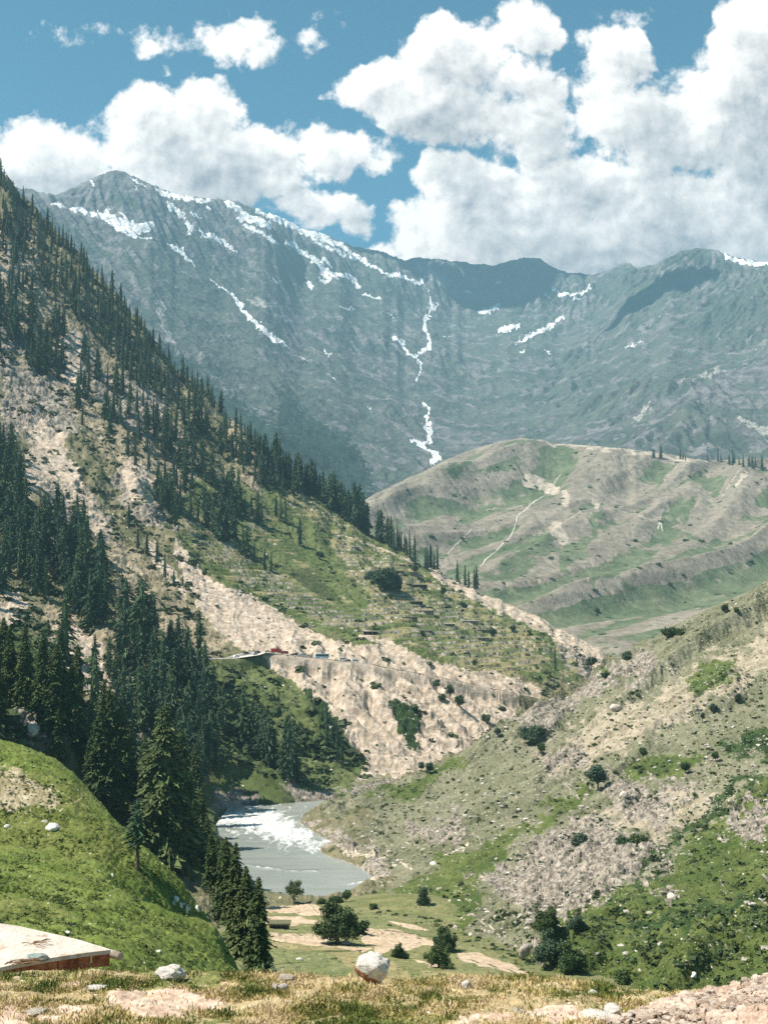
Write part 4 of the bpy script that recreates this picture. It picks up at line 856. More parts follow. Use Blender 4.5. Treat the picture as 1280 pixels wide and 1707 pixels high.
stand(F, [(300,860,48),(318,868,50),(330,872,44),(345,880,58),(355,890,66),(366,902,70),(378,905,78),(390,900,60),(386,870,60),(372,850,55),(405,925,50),(412,930,58),(424,938,40),(441,952,36),(452,955,32),(436,880,40),(468,868,44),(460,860,36),(476,872,40),(340,850,46),(400,860,52),(395,845,48)], 'mid', 'dark conifer on the grassy rib above the terraces', 'conifers on the grassy rib above the terraces', (800, 1800), seed=5)
stand(F, [(500,910,50)], 'slim', 'lone slim conifer standing on the green slope beneath the skyline row', None, (800, 1800), seed=6)
stand(F, [(275,965,44),(262,940,40),(290,975,26),(245,925,44),(230,915,40),(215,880,40),(305,978,22)], 'mid', 'dark conifer beside the tan gully on the left mountain', 'conifers beside the tan gully', (800, 1800), seed=7)
g_ = np.random.default_rng(8); row = []
for x in list(np.arange(440, 520, 4.6))+list(np.arange(516, 616, 4.4))+list(np.arange(624, 722, 4.2)):
    y = np.interp(x, [440,500,560,620,680,740], [770,808,850,890,925,960]); row.append((x+g_.normal(0, 1.4), y+g_.uniform(-1, 7), np.interp(x, [440,520,600,640,720], [56,62,68,50,44])*g_.uniform(.62, 1.12)))
stand(F, row, 'mid', 'dark conifer in the close row on the skyline of the village spur', 'close row of conifers on the skyline of the spur', (1000, 1800), seed=8)
stand(F, [(729,952,42),(748,962,44),(755,966,38),(762,970,36),(766,975,16),(775,978,36),(781,980,30),(794,984,40),(790,982,34),(801,987,20),(806,988,32),(817,992,34),(843,1004,28),(853,1006,34),(856,1005,34)], 'slim', 'slim dark conifer in the thinning end of the skyline row, right of the close-set trees', 'slim conifers thinning out along the skyline', (1000, 1500), seed=9)
stand(F, [(888,1020,14),(929,1037,16),(947,1045,20),(972,1056,13),(990,1062,17),(983,1060,10)], 'bush', 'small round-headed tree near the lower end of the spur skyline', 'small trees at the lower end of the spur skyline', (1000, 1500), seed=10)
stand(F, [(925,1117,44)], 'slim', 'single dark column-shaped tree at the foot of the terraces', None, (800, 1500), seed=11)
stand(F, sprinkle([(190,1030),(250,1060),(300,1100),(340,1120),(350,1240),(340,1330),(290,1300),(240,1200),(200,1120)], 38, 92, 120, 13, 12, edge=-.5), 'mid', 'tall dark conifer in the forest belt below the tan slope on the left', 'forest belt below the tan slope', (300, 1500), seed=12)
stand(F, sprinkle([(60,1090),(190,1100),(240,1180),(230,1260),(180,1280),(120,1240),(60,1160)], 11, 90, 112, 18, 13, edge=-.9), 'mid', 'dark conifer in the wooded hollow behind the near firs', 'wooded hollow behind the near firs', (300, 1500), seed=13)
stand(F, [(158,1120,60),(182,1128,70),(205,1140,44),(318,1170,88),(365,1215,72),(372,1220,80),(340,1190,96),(355,1200,90),(330,1240,90),(350,1285,100),(362,1275,84)], 'mid', 'dark conifer at the right fringe of the forest belt', 'conifers at the right fringe of the forest belt', (300, 1500), seed=14)
stand(F, [(398,1235,78),(404,1242,86),(412,1250,88),(420,1256,96),(427,1262,90),(440,1272,96),(447,1277,84),(436,1268,80),(457,1280,66),(474,1298,84),(483,1303,96),(490,1300,80)], 'mid', 'dark column-shaped conifer in the cluster on the grassy bank above the river', 'cluster of conifers on the bank above the river', (400, 1000), seed=15)
stand(F, sprinkle([(515,1168),(535,1180),(560,1220),(578,1275),(562,1270),(540,1235),(520,1200)], 16, 24, 40, 5, 16, edge=-.9), 'mid', 'small dark conifer in the file climbing beside the pale landslip', 'file of small conifers beside the landslip', (400, 1000), seed=16)
# near firs
stand(F, [(16,1165,130),(40,1180,140),(70,1195,150),(92,1215,140),(118,1235,130),(5,1130,110),(100,1150,110),(-20,1200,150),(128,1200,120),(96,1262,80)], 'near', 'broad green fir among the crags above the green hill', 'broad green firs among the crags', (200, 900), seed=20)
stand(F, [(165,1345,150),(182,1340,190),(200,1350,165),(150,1330,110),(172,1300,160),(215,1330,110)], 'near', 'tall dark fir behind the crest of the green hill', 'tall firs behind the crest of the green hill', (150, 800), seed=21)
NEAR_SPOTS = [(272,1440,262,'tallest dark fir, standing in the middle of the near grove left of the river'),(240,1405,170,'dark fir at the left side of the tallest fir'),(300,1415,190,'dark fir close at the right side of the tallest fir'),(255,1425,120,None),(222,1385,120,None),(308,1452,140,None),(322,1440,110,None),(292,1460,110,None),(335,1400,90,None),(345,1455,90,None),(275,1380,150,None),(325,1350,110,None)]
for x, y, h, lab in NEAR_SPOTS: stand(F, [(x, y, h)], 'near', lab or 'dark fir filling the near grove around the tallest fir', None if lab else 'smaller firs of the near grove', (150, 800), seed=x)
stand(F, [(372,1540,140),(362,1500,110)], 'near', 'dark fir at the back of the riverside clump', 'firs at the back of the riverside clump', (120, 600), seed=22)
for x, y, h, Y, lab in [(392,1582,170,178,'dark fir in the middle of the clump at the end of the green hill'),(376,1520,120,205,'dark fir highest up in the clump at the end of the green hill'),(409,1600,150,172,'broad dark fir second from the right in the clump beside the fields'),(430,1636,166,160,'dark fir at the right end of the clump, reaching down to the dry verge'),(352,1480,90,230,'small dark fir between the green hill and the river')]:
    p = P(x, y, Y); TREES.append((h, 'near', tuple(p), h*Y/FPX, lab, None))
b_, ok_ = B.hit([229, 616/2], [1447, 1445], 60, 280)
TREES.append((112, 'bare', tuple(b_[0]), 112*b_[0][1]/FPX, 'small fir with a bare lower trunk standing alone on the green hill', None))

ORD = 'first second third fourth fifth sixth seventh eighth ninth tenth eleventh twelfth thirteenth fourteenth fifteenth sixteenth seventeenth eighteenth nineteenth twentieth'.split()
ORD += ['twenty-'+o for o in ORD[:9]]+['thirtieth']
def ordinals(L):
    by = {}
    for i, t in enumerate(L):
        if t[5]: by.setdefault(t[5], []).append(i)
    rows = ['lowest row', 'second row', 'third row', 'fourth row', 'fifth row', 'sixth row']
    for grp, ids in by.items():
        if len(ids) < 2: continue
        nb = -(-len(ids)//29); ids.sort(key=lambda i: L[i][2][2]/L[i][2][1])
        for b in range(nb):
            q = sorted(ids[b*len(ids)//nb:(b+1)*len(ids)//nb], key=lambda i: L[i][2][0]/L[i][2][1])
            for k, i in enumerate(q):
                t = L[i]; head = ' '.join(t[4].replace('the ', '').split()[:9 if nb > 1 else 11])
                L[i] = t[:4]+(head+(', '+rows[b] if nb > 1 else '')+(', '+ORD[k]+' from left' if k else ', leftmost of them'),)+t[5:]
def place_trees():
    TREES.sort(key=lambda t: -t[0]); con = [t for t in TREES if t[1] != 'bush']; bus = [t for t in TREES if t[1] == 'bush']
    g = np.random.default_rng(3); ones = con[:296]; rest = con[296:]; ordinals(ones); ordinals(bus)
    for k, (hp, kind, p, h, lab, grp) in enumerate(ones):
        lib = {'near': CON_NEAR, 'mid': CON_MID, 'slim': CON_SLIM, 'bare': CON_MID}[kind]; cm, tm = lib[int(g.integers(len(lib)))]
        t = thing('pine_tree', lab, 'tree', p, grp, g.uniform(0, 6.28)); t.scale = (h,)*3
        wid = g.uniform(.88, 1.2)
        if kind == 'bare':
            a = link('crown', cm, t, (0, 0, .28), (0, 0, 0), (1.25, 1.25, .72)); b = link('trunk', tm, t, (0, 0, 0), (0, 0, 0), (1.6, 1.6, 1))
        else:
            a = link('crown', cm, t, (0, 0, 0), (0, 0, 0), (wid, wid, 1)); b = link('trunk', tm, t)
    P_ = np.array([t[2] for t in rest]); S_ = np.array([t[3] for t in rest]); V, Fc, T = scatter(FAR_T, P_, S_, g.uniform(0, 6.28, len(rest)))
    tag(link('distant_conifers', raw_mesh('distant_conifers', V, Fc, NEEDLE_FAR, False, {'tone': T})), 'small dark conifers thinning out over the upper left mountainside', 'conifers', None, 'stuff')
    for hp, kind, p, h, lab, grp in bus: leafy(p, h, lab, grp, 'round', LEAF)

# ------------------------------------------------------------ broad-leaved trees and bushes
LOBES = {'round': ([(0,0,.62,.30,.30),(.12,.05,.52,.24,.22),(-.14,-.05,.50,.24,.22)], 1400, .045, .03),
 'tree': ([(0,0,.66,.25,.30),(.2,0,.56,.20,.18),(-.2,.05,.58,.2,.2),(.05,.1,.8,.16,.16)], 2200, .022, .032),
 'tall': ([(0,0,.70,.19,.28),(.08,.05,.52,.17,.17),(-.07,0,.50,.15,.15)], 2000, .022, .03),
 'bush': ([(0,0,.46,.36,.40),(.24,.1,.34,.26,.30),(-.24,-.05,.36,.26,.32),(.05,-.1,.70,.20,.26)], 7500, .020, .04),
 'low': ([(0,0,.36,.46,.42),(.38,.1,.26,.30,.28),(-.34,0,.28,.32,.30)], 2600, .045, .04)}
_lc = {}
def bunch(lob, v):
    g = np.random.default_rng(v+len(lob)*5); out = []
    for x, y, z, rx, rz in lob:
        out.append((x, y, z, rx*.6, rz*.6))
        for k in range(6):
            a = g.uniform(0, 6.28); e = g.uniform(-.7, 1); q = g.uniform(.45, .85); out.append((x+math.cos(a)*rx*q, y+math.sin(a)*rx*q, z+e*rz*.7, rx*g.uniform(.2, .42), rz*g.uniform(.22, .42)))
    return out
def leafy(p, h, label, group, form, mat, cat='tree', name=None):
    g = np.random.default_rng(int(abs(p[0]*13+p[1]*7)) % 9999); v = int(g.integers(3)); k = (form, mat.name, v)
    if k not in _lc:
        lob, n, leaf, tr = LOBES[form]; V, Fc = leafy_crown(v*7+len(_lc), bunch(lob, v), n, leaf); tv = [tubes([(0,0,-.06),(.01,0,.2),(0,.01,.5),(.02,0,.75)], [tr*1.3, tr, tr*.7, tr*.2], 7)]
        for l in lob[1:]: tv.append(tubes([(0,0,.2),(l[0]*.5,l[1]*.5,.36),(l[0],l[1],l[2])], [tr*.6, tr*.4, tr*.12], 5))
        tv, tf = merge(tv); _lc[k] = (raw_mesh('foliage', V, Fc, mat), raw_mesh('stem', tv, tf, BARK, True))
    a, b = _lc[k]; t = thing(name or ('bush' if form in ('bush', 'low') else 'leafy_tree'), label, cat, p, group, g.uniform(0, 6.28)); t.scale = (h,)*3
    link('crown', a, t); link('trunk', b, t); return t
place_trees()
def leafy_at(land, x, y, hp, label, group, form, mat, cat='tree', ylim=(130, 900)):
    p, ok = land.hit([x], [y], *ylim); p = p[0]; leafy((p[0], p[1], p[2]-.1), hp*p[1]/FPX, label, group, form, mat, cat)
for a in [(490,1511,44,'small round-headed tree on a thin trunk at the river end of the tan field','tree'),(563,1577,80,'big dark green bush with pale stones at its foot in the middle of the fields','bush'),
          (596,1562,36,'low bush tucked against the right side of the big field bush','low'),(666,1603,33,'low dark bush at the left of the bushy tree below the tan field','bush'),(731,1618,50,'spreading bushy tree casting shade behind the dry verge','bush'),
          (742,1588,46,'upright dark bush behind the spreading bushy tree','bush'),(536,1508,14,'low shrub on the bank just right of the small round-headed tree','low'),(562,1506,18,'small shrub at the water edge above the big field bush','low'),(577,1504,22,'narrow shrub beside the small shrub at the water edge','round'),(622,1516,13,'low hedge shrub at the upper right of the big field bush','low'),(630,1640,14,'low shrub just left of the rust-stained boulder','low'),(470,1500,9,'tiny shrub at the left shore end of the tan field','low')]:
    leafy_at(C, a[0], a[1], a[2], a[3], None, a[4], LEAF, 'bush' if a[4] in ('bush', 'low') else 'tree')
for a in [(706,1530,52,'tree with rounded grey-green crown on a bare trunk below the right hillside','tall',LEAF_GREY),(918,1612,66,'grey-green leafy tree in front of the crag, left of the darker one','bush',LEAF_GREY),(950,1628,62,'dark bushy tree right of the grey-green tree','bush',LEAF),
          (912,1560,52,'dark bush at the foot of the crag above the grey-green tree','bush',LEAF),(962,1556,36,'bush on the grass just right of the foot of the crag','bush',LEAF_GREY),(1038,1640,30,'low spreading bush on bare earth near the road verge','low',LEAF),
          (996,1318,44,'dark upright bush alone in the middle of the right hillside','round',LEAF_GREY),(884,1238,34,'wide dark bush on the upper rocks of the right hillside','low',LEAF_GREY),(892,1228,28,'dark bush touching the wide bush on the upper rocks','low',LEAF_GREY),(1040,1412,26,'grey-green bush above the big crag','low',LEAF_GREY),(1062,1410,26,'darker bush at the upper end of the big crag','low',LEAF),(965,1410,30,'bush on the rocks left of the big crag','low',LEAF_GREY),(902,1258,20,'small upright shrub under the wide dark bush','round',LEAF),(702,1286,18,'left one of two small dark bushes near the toe of the right hillside','round',LEAF_GREY),(716,1290,20,'right one of two small dark bushes near the toe of the right hillside','round',LEAF_GREY),
          (1043,1100,20,'dark bush on the crest of the right hillside','low',LEAF_GREY),(1118,1062,22,'dark tuft of bushes on the skyline of the right hillside','low',LEAF),(1133,1058,14,'small bush behind the tuft on the skyline of the right hillside','low',LEAF),(985,1116,24,'upright bush on the lower crest beside the pale scree','round',LEAF_GREY),(1208,1022,16,'little round bush on the upper skyline at right','round',LEAF),(1247,985,12,'tiny pointed shrub near the top right of the skyline','round',LEAF),(1227,1024,14,'small pointed shrub below the upper skyline at right','round',LEAF),(1010,1130,14,'low bush below the lower crest','low',LEAF),(1170,1205,20,'upright small tree on the dry upper slope','tall',LEAF_GREY),(1188,1190,20,'round little tree right of the upright one on the dry slope','round',LEAF_GREY),(1230,1172,18,'round bush high on the dry slope at right','round',LEAF_GREY),(1192,1270,18,'bush at the edge of the green patch on the right hillside','round',LEAF),(1142,1290,22,'bush below the stony green patch on the right hillside','round',LEAF),(1072,1258,16,'bush left of the stony green patch','low',LEAF),(830,1228,16,'dark upright bush on the lower left part of the right hillside','round',LEAF_GREY)]:
    leafy_at(E, a[0], a[1], a[2], a[3], None, a[4], a[5], 'bush' if a[4] in ('bush', 'low', 'round') else 'tree')
for a in [(640,980,46,'largest dark clump of trees beside the village houses','low',LEAF_GREY),(652,985,34,'dark tree at the lower right of the largest village clump','low',LEAF_GREY),(620,968,26,'dark tree at the left of the largest village clump','low',LEAF_GREY),(534,934,17,'lone round bush on the green terraces','round',LEAF_GREY),(651,1000,12,'small bush just below the largest village clump','round',LEAF),(738,998,22,'upright tree right of the upper village houses','tall',LEAF),(692,955,14,'little tree behind the top village houses','round',LEAF),(704,1062,12,'small tree under the middle village houses','round',LEAF),(772,1012,12,'wide bush right of the middle village houses','low',LEAF_GREY),(822,1062,16,'bush beside the lowest village houses','round',LEAF),(855,1054,14,'round bush at the right of the lowest village houses','round',LEAF),
          (750,1168,30,'dark tree on the rock face below the road','tall',LEAF),(727,1155,24,'leaning thin tree on the rock face left of the dark tree','tree',LEAF),(737,1172,18,'small shrub between the two trees of the rock face','round',LEAF),(766,1182,24,'bushy tree lowest on the rock face below the road','round',LEAF),(810,1203,16,'wide dark bush in the gully right of the rock face','low',LEAF_GREY),(331,1000,10,'round bush on the pale landslip above the road','round',LEAF)]:
    leafy_at(F, a[0], a[1], a[2], a[3], None, a[4], a[5], 'bush' if a[4] in ('bush', 'low', 'round') else 'tree', (500, 1500))

# ------------------------------------------------------------ uncountable low cover
def tuft_templates(n, q, seed, tall=1.0):
    r = []
    for k in range(n):
        g = np.random.default_rng(seed+k); d = g.normal(size=(q, 3)); d[:, 2] = np.abs(d[:, 2])*.9+.05; d /= np.linalg.norm(d, axis=1)[:, None]
        c = d*g.uniform(.5, 1, q)[:, None]*np.array([1, 1, .8*tall]); M = rot_to(d+g.normal(0, .5, (q, 3))); s = g.uniform(.25, .5, q)[:, None, None]
        V = (c[:, None]+np.einsum('nij,kj->nki', M, np.array([[-1, -.7, 0], [1, -.6, 0], [.7, .8, .1], [-.8, .7, 0]]))*s).reshape(-1, 3); r.append((V, np.arange(len(V)).reshape(-1, 4)))
    return r
TUFT = tuft_templates(8, 16, 300)
def cover(name, land, n, poly, dens, size, mat, label, cat, ylim, seed, templ=TUFT, squash=.8, sink=.1, skew=2.2):
    g = np.random.default_rng(seed); a = np.array(poly, float); px = g.uniform(a[:, 0].min(), a[:, 0].max(), n); py = g.uniform(a[:, 1].min(), a[:, 1].max(), n)
    k = inside(px, py, poly); px, py = px[k], py[k]; d = dens(px, py); k = g.random(len(px)) < d; px, py = px[k], py[k]
    out = []
    for i in range(0, len(px), 4000):
        h, ok = land.hit(px[i:i+4000], py[i:i+4000], *ylim, n=500); out.append(h[ok])
    p = np.concatenate(out); s = size[0]+(size[1]-size[0])*g.random(len(p))**skew; p[:, 2] -= s*sink
    if land is F or land is E or land is C:
        ins = inside(p[:, 0], p[:, 1], RIVER) | ((seg_dist(p[:, 0], p[:, 1], RIVER+[RIVER[0]]) < (13 if land is F else 2.5)) & (p[:, 2] > -101 if land is F else True)); p, s = p[~ins], s[~ins]
    V, Fc, T = scatter(templ, p, s, g.uniform(0, 6.28, len(p)), squash=squash)
    tag(link(name, raw_mesh(name, V, Fc, mat, False, {'tone': T})), label, cat, None, 'stuff')
cover('hillside_shrubs', E, 26000, [(500,1350),(760,1240),(1000,1100),(1290,965),(1290,1690),(900,1640),(620,1470)],
      lambda x, y: np.clip(.10+.55*sstep(fbm(x*.74+y*.67, (-x*.67+y*.74)*2.4, 90, 4, .6, 201), -.05, .5)+.5*area(x, y, [[(1290,1215),(1180,1245),(1290,1270)],[(1290,1290),(1230,1320),(1180,1370),(1120,1420),(1040,1490),(1090,1430),(1150,1370),(1230,1290)],[(1000,1550),(1080,1535),(1230,1500),(1290,1480),(1290,1520),(1180,1540),(1060,1570)],[(640,1350),(700,1290),(760,1270),(720,1330)]], 30), 0, 1), (.2, 1.25), SHRUB, 'low dark shrubs dotted over the dry right hillside', 'shrubs', (150, 960), 31)
cover('mountain_shrubs', F, 24000, [(-30,330),(200,520),(500,820),(960,1070),(1000,1110),(900,1160),(640,1290),(560,1345),(340,1400),(200,1300),(-30,1230)],
      lambda x, y: np.clip(.18+.8*sstep(fbm(x, y, 70, 4, .6, 203), -.15, .4)-.75*area(x, y, SCAR, 10), .012, 1)*(1-.7*area(x, y, TERR, 20)), (.9, 4.6), SHRUB, 'dark scrub scattered over the left mountain and its crags', 'scrub', (250, 1900), 32)
cover('brown_hill_scrub', G, 1500, [(620,830),(870,735),(1290,770),(1290,980),(1010,1085),(850,1010)], lambda x, y: .05+.25*sstep(fbm(x, y, 60, 3, .5, 204), .1, .5), (2.5, 8), SHRUB, 'sparse dark bushes on the brown middle hill', 'bushes', (1300, 3600), 33)
cover('valley_shrubs', C, 2600, [(440,1500),(520,1498),(600,1510),(720,1530),(900,1600),(980,1640),(440,1650)], lambda x, y: np.clip(.04+.9*area(x, y, [[(600,1490),(740,1515),(900,1600),(880,1610),(740,1560),(620,1530)],[(560,1575),(600,1580),(590,1590)]], 20), 0, 1), (.25, 1.1), SHRUB, 'low green shrubs along the field edges', 'shrubs', (130, 440), 34)
GRASSY = leaf_mat('fresh_grass', (.080,.120,.024), (.140,.185,.044), (.175,.200,.062), False)
cover('green_hill_grass', B, 26000, [(-60,1230),(60,1245),(200,1368),(300,1468),(400,1625),(-60,1625)], lambda x, y: .5+.5*sstep(fbm(x, y, 30, 4, .6, 207), -.3, .3), (.06, .20), GRASSY, 'tussocks of fresh green grass on the green hill', 'grass', (40, 260), 38, tuft_templates(6, 9, 500, 1.3), 1)
cover('hillside_grass', E, 14000, [(1290,1280),(1180,1370),(1100,1460),(960,1500),(860,1600),(900,1645),(1290,1695)], lambda x, y: .55+0*x, (.12, .5), GRASSY, 'tussocks of green grass low on the right hillside', 'grass', (150, 500), 39, tuft_templates(6, 9, 520, 1.3), 1)
cover('green_hill_tufts', B, 5000, [(-60,1240),(60,1255),(200,1375),(300,1475),(400,1620),(-60,1620)], lambda x, y: np.clip(.10+.8*sstep(fbm(x, y, 42, 4, .6, 205), .02, .5), 0, 1), (.06, .34), SHRUB, 'dark leafy weeds in the turf of the green hill', 'weeds', (40, 260), 35)
cover('far_hill_conifers', G, 420, [(1015,755),(1290,775),(1290,790),(1200,772),(1090,764),(1010,752)], lambda x, y: np.where(((x > 1020) & (x < 1040)) | (x > 1078), .55, 0), (22, 42), NEEDLE_FAR, 'tiny conifers along the crest of the brown middle hill', 'conifers', (1500, 4200), 36, FAR_T, 1, .05)
cover('far_valley_conifers', H, 520, [(455,720),(480,660),(520,705),(580,735),(622,790),(612,835),(560,800),(500,770)], lambda x, y: .5+.5*sstep(fbm(x, y, 30, 3, .5, 206), -.1, .2), (22, 46), NEEDLE_FAR, 'hazy conifers on the far valley side behind the spur', 'conifers', (3000, 9000), 37, FAR_T, 1, .05)

# ------------------------------------------------------------ stones
def rock_mesh(seed, sub=2, rough=.28, flat=(1, 1, .7)):
    import bmesh
    bm = bmesh.new(); bmesh.ops.create_icosphere(bm, subdivisions=sub, radius=1); V = np.array([v.co for v in bm.verts]); Fc = np.array([[v.index for v in f.verts] for f in bm.faces]); bm.free()
    g = np.random.default_rng(seed)
    for k in range(9):      # flat facets
        d = g.normal(size=3); d /= np.linalg.norm(d); lim = g.uniform(.62, .92); o = V@d; V -= np.maximum(o-lim, 0)[:, None]*d
    V *= (1+rough*.35*perlin(V[:, 0]*2.2+seed, V[:, 1]*2.2+V[:, 2]*1.7, seed)+rough*.2*perlin(V[:, 0]*6, V[:, 2]*6+V[:, 1]*4, seed+1))[:, None]
    return V*np.array(flat), Fc
def stone_mat(name, a, b, stain=None, obj=False, sc=3.0):
    m, nt = mat_new(name); V = nt.new('ShaderNodeTexCoord').outputs['Object']; col = two(nt, V, a, b, sc)
    if not obj: col = nt.v('SCALE', col, scale=nt.ramp(nt.attr('tone'), 0, 1, .7, 1.2, False))
    if stain:
        s = nt.new('ShaderNodeSeparateXYZ'); nt.put(s.inputs[0], V)
        f = nt.ramp(nt.m('ADD', nt.m('ADD', nt.m('MULTIPLY', s.outputs[2], -1.0), nt.m('MULTIPLY', s.outputs[0], -.7)), nt.m('MULTIPLY', nt.noise(V, 3.0, 5, .7), 1.5)), .95, 1.15); col = nt.mix(f, col, stain)
    fin(m, nt, col, .85, nt.noise(V, sc*3, 5, .7), .06 if obj else .1, .8); return m
STONE = stone_mat('loose_stone', (.28,.25,.215), (.50,.455,.40), None, False, .9)
ROCKS_T = [rock_mesh(s, 1) for s in range(8)]
cover('hillside_stones', E, 15000, [(500,1350),(760,1240),(1000,1100),(1290,965),(1290,1690),(900,1640),(620,1470)],
      lambda x, y: (1-.9*area(x, y, [[(1290,1290),(1180,1370),(1100,1470),(960,1510),(860,1600),(900,1645),(1290,1695)]], 30))*np.clip(.06+.9*sstep(fbm((x*.74+y*.67), (-x*.67+y*.74)*2.6, 70, 4, .6, 211), .0, .45)+.5*area(x, y, [[(500,1370),(560,1385),(640,1420),(700,1400),(780,1350),(760,1400),(640,1460),(600,1470),(530,1410)],[(800,1470),(1060,1400),(1120,1410),(1000,1500),(900,1540)]], 30), 0, 1), (.18, 1.5), STONE, 'pale loose stones strewn over the right hillside', 'stones', (150, 960), 41, ROCKS_T, .8, .2, 3.5)
cover('mountain_stones', F, 3500, [(-30,600),(100,600),(330,800),(560,1040),(900,1130),(640,1290),(560,1345),(340,1360),(200,1250),(-30,1230)], lambda x, y: np.clip(.1+.7*sstep(fbm(x, y, 60, 4, .6, 213), 0, .5), 0, 1), (.5, 2.6), STONE, 'pale boulders and rubble lying on the left mountain', 'stones', (250, 1900), 42, ROCKS_T, .8, .2, 3)
cover('green_hill_stones', B, 1500, [(-60,1250),(60,1260),(200,1380),(300,1480),(390,1620),(-60,1620)], lambda x, y: np.clip(.05+.9*area(x, y, [[(-60,1270),(90,1285),(100,1345),(-60,1345)],[(310,1435),(350,1440),(345,1490),(310,1480)],[(285,1495),(330,1500),(345,1530),(290,1520)],[(20,1358),(80,1372),(60,1385)]], 12), 0, 1), (.06, .45), STONE, 'small pale stones showing through the turf of the green hill', 'stones', (40, 260), 43, ROCKS_T, .8, .2, 2.5)
cover('valley_stones', C, 900, [(440,1540),(700,1550),(900,1600),(980,1640),(440,1650)], lambda x, y: np.clip(.08+.8*area(x, y, [[(770,1570),(900,1600),(860,1610),(780,1585)],[(535,1568),(590,1572),(590,1580)]], 14), 0, 1), (.12, .7), STONE, 'scattered pale stones in the fields', 'stones', (130, 440), 44, ROCKS_T, .8, .2, 3)

BANKSTONE = stone_mat('bank_stone', (.42,.30,.22), (.66,.55,.46), None, False, 7)
cover('bank_stones', S, 9000, [(930,1730),(960,1712),(1065,1682),(1150,1650),(1290,1622),(1340,1610),(1340,1790),(930,1790)], lambda x, y: .5+0*x, (.012, .085), BANKSTONE, 'broken pink and tan stones heaped on the bank at lower right', 'stones', (8, 20), 45, ROCKS_T, .7, .1, 3.5)
# dry grass of the verge
def build_verge_grass():
    g = np.random.default_rng(77); n = 230000; py = g.uniform(1612, 1790, n); px = g.uniform(-60, 1340, n); Yv = []; keep = []
    h, ok = A.hit(px, py, 8.5, 23, n=260) if n < 50000 else (None, None)
    outs = []
    for i in range(0, n, 10000):
        hh, kk = A.hit(px[i:i+10000], py[i:i+10000], 8.5, 23, n=220); hh[:, 2] += 0; outs.append(np.c_[hh, kk, px[i:i+10000], py[i:i+10000]])
    q = np.concatenate(outs); q = q[q[:, 3] > .5]; x, y, z = q[:, 0], q[:, 1], q[:, 2]; X_, Y_ = q[:, 4], q[:, 5]
    w = fbm(X_, Y_*2, 70, 4, .55, 181)*16
    bare = area(X_+w, Y_+w*.5, [[(180,1650),(320,1645),(400,1670),(330,1700),(180,1690)],[(-50,1680),(160,1672),(140,1712),(-50,1712)],[(780,1688),(960,1680),(990,1712),(760,1712)]], 26)
    bare = np.maximum(bare, area(X_, Y_, [[(930,1790),(955,1716),(1065,1678),(1150,1645),(1400,1600),(1400,1790)]], 4))
    d = np.clip(.35+.9*sstep(fbm(x, y, 1.1, 4, .6, 221), -.35, .35)-.85*bare, .03, 1); k = g.random(len(x)) < d; x, y, z, X_, Y_ = x[k], y[k], z[k], X_[k], Y_[k]; n = len(x)
    tone = np.clip(.55+.9*fbm(x, y, .9, 4, .6, 223)+g.normal(0, .22, n)-.55*area(X_+w[k], Y_+w[k], [[(600,1680),(760,1695),(740,1720),(540,1720)],[(-50,1620),(430,1620),(420,1640),(100,1645)],[(240,1690),(420,1700),(400,1715)],[(900,1640),(1100,1660),(1000,1680)]], 24), 0, 1)
    L = g.uniform(.025, .075, n)*(.7+.7*sstep(fbm(x, y, .7, 3, .5, 225), -.2, .4)); az = g.uniform(0, 6.28, n); lean = g.uniform(.1, 1.5, n)
    dx, dy = np.cos(az)*np.sin(lean)*L, np.sin(az)*np.sin(lean)*L; dz = np.cos(lean)*L+.01; wd = g.uniform(.004, .010, n); a2 = g.uniform(0, 6.28, n); sx, sy = np.cos(a2)*wd, np.sin(a2)*wd
    b = np.stack([x, y, z-.01], 1)
    V = np.stack([b+np.stack([-sx, -sy, 0*x], 1), b+np.stack([sx, sy, 0*x], 1), b+np.stack([dx*.6+sx, dy*.6+sy, dz*.75], 1), b+np.stack([dx, dy, dz], 1)], 1).reshape(-1, 3)
    m, nt = mat_new('dry_grass'); t = nt.attr('tone'); r = nt.new('ShaderNodeValToRGB'); nt.put(r.inputs[0], t); e = r.color_ramp.elements
    e[0].position = 0; e[0].color = (.10, .13, .03, 1); e[1].position = 1; e[1].color = (.62, .49, .30, 1)
    for ps, c in ((.28, (.17,.175,.045,1)), (.5, (.38,.31,.11,1)), (.75, (.52,.41,.19,1))): q_ = e.new(ps); q_.color = c
    p = fin(m, nt, r.outputs[0], .7, None, spec=.2)
    tag(link('dry_grass', raw_mesh('dry_grass', V, np.arange(len(V)).reshape(-1, 4), m, False, {'tone': np.repeat(tone, 4)})), 'yellow and olive dry grass along the roadside verge', 'grass', None, 'stuff')
build_verge_grass()
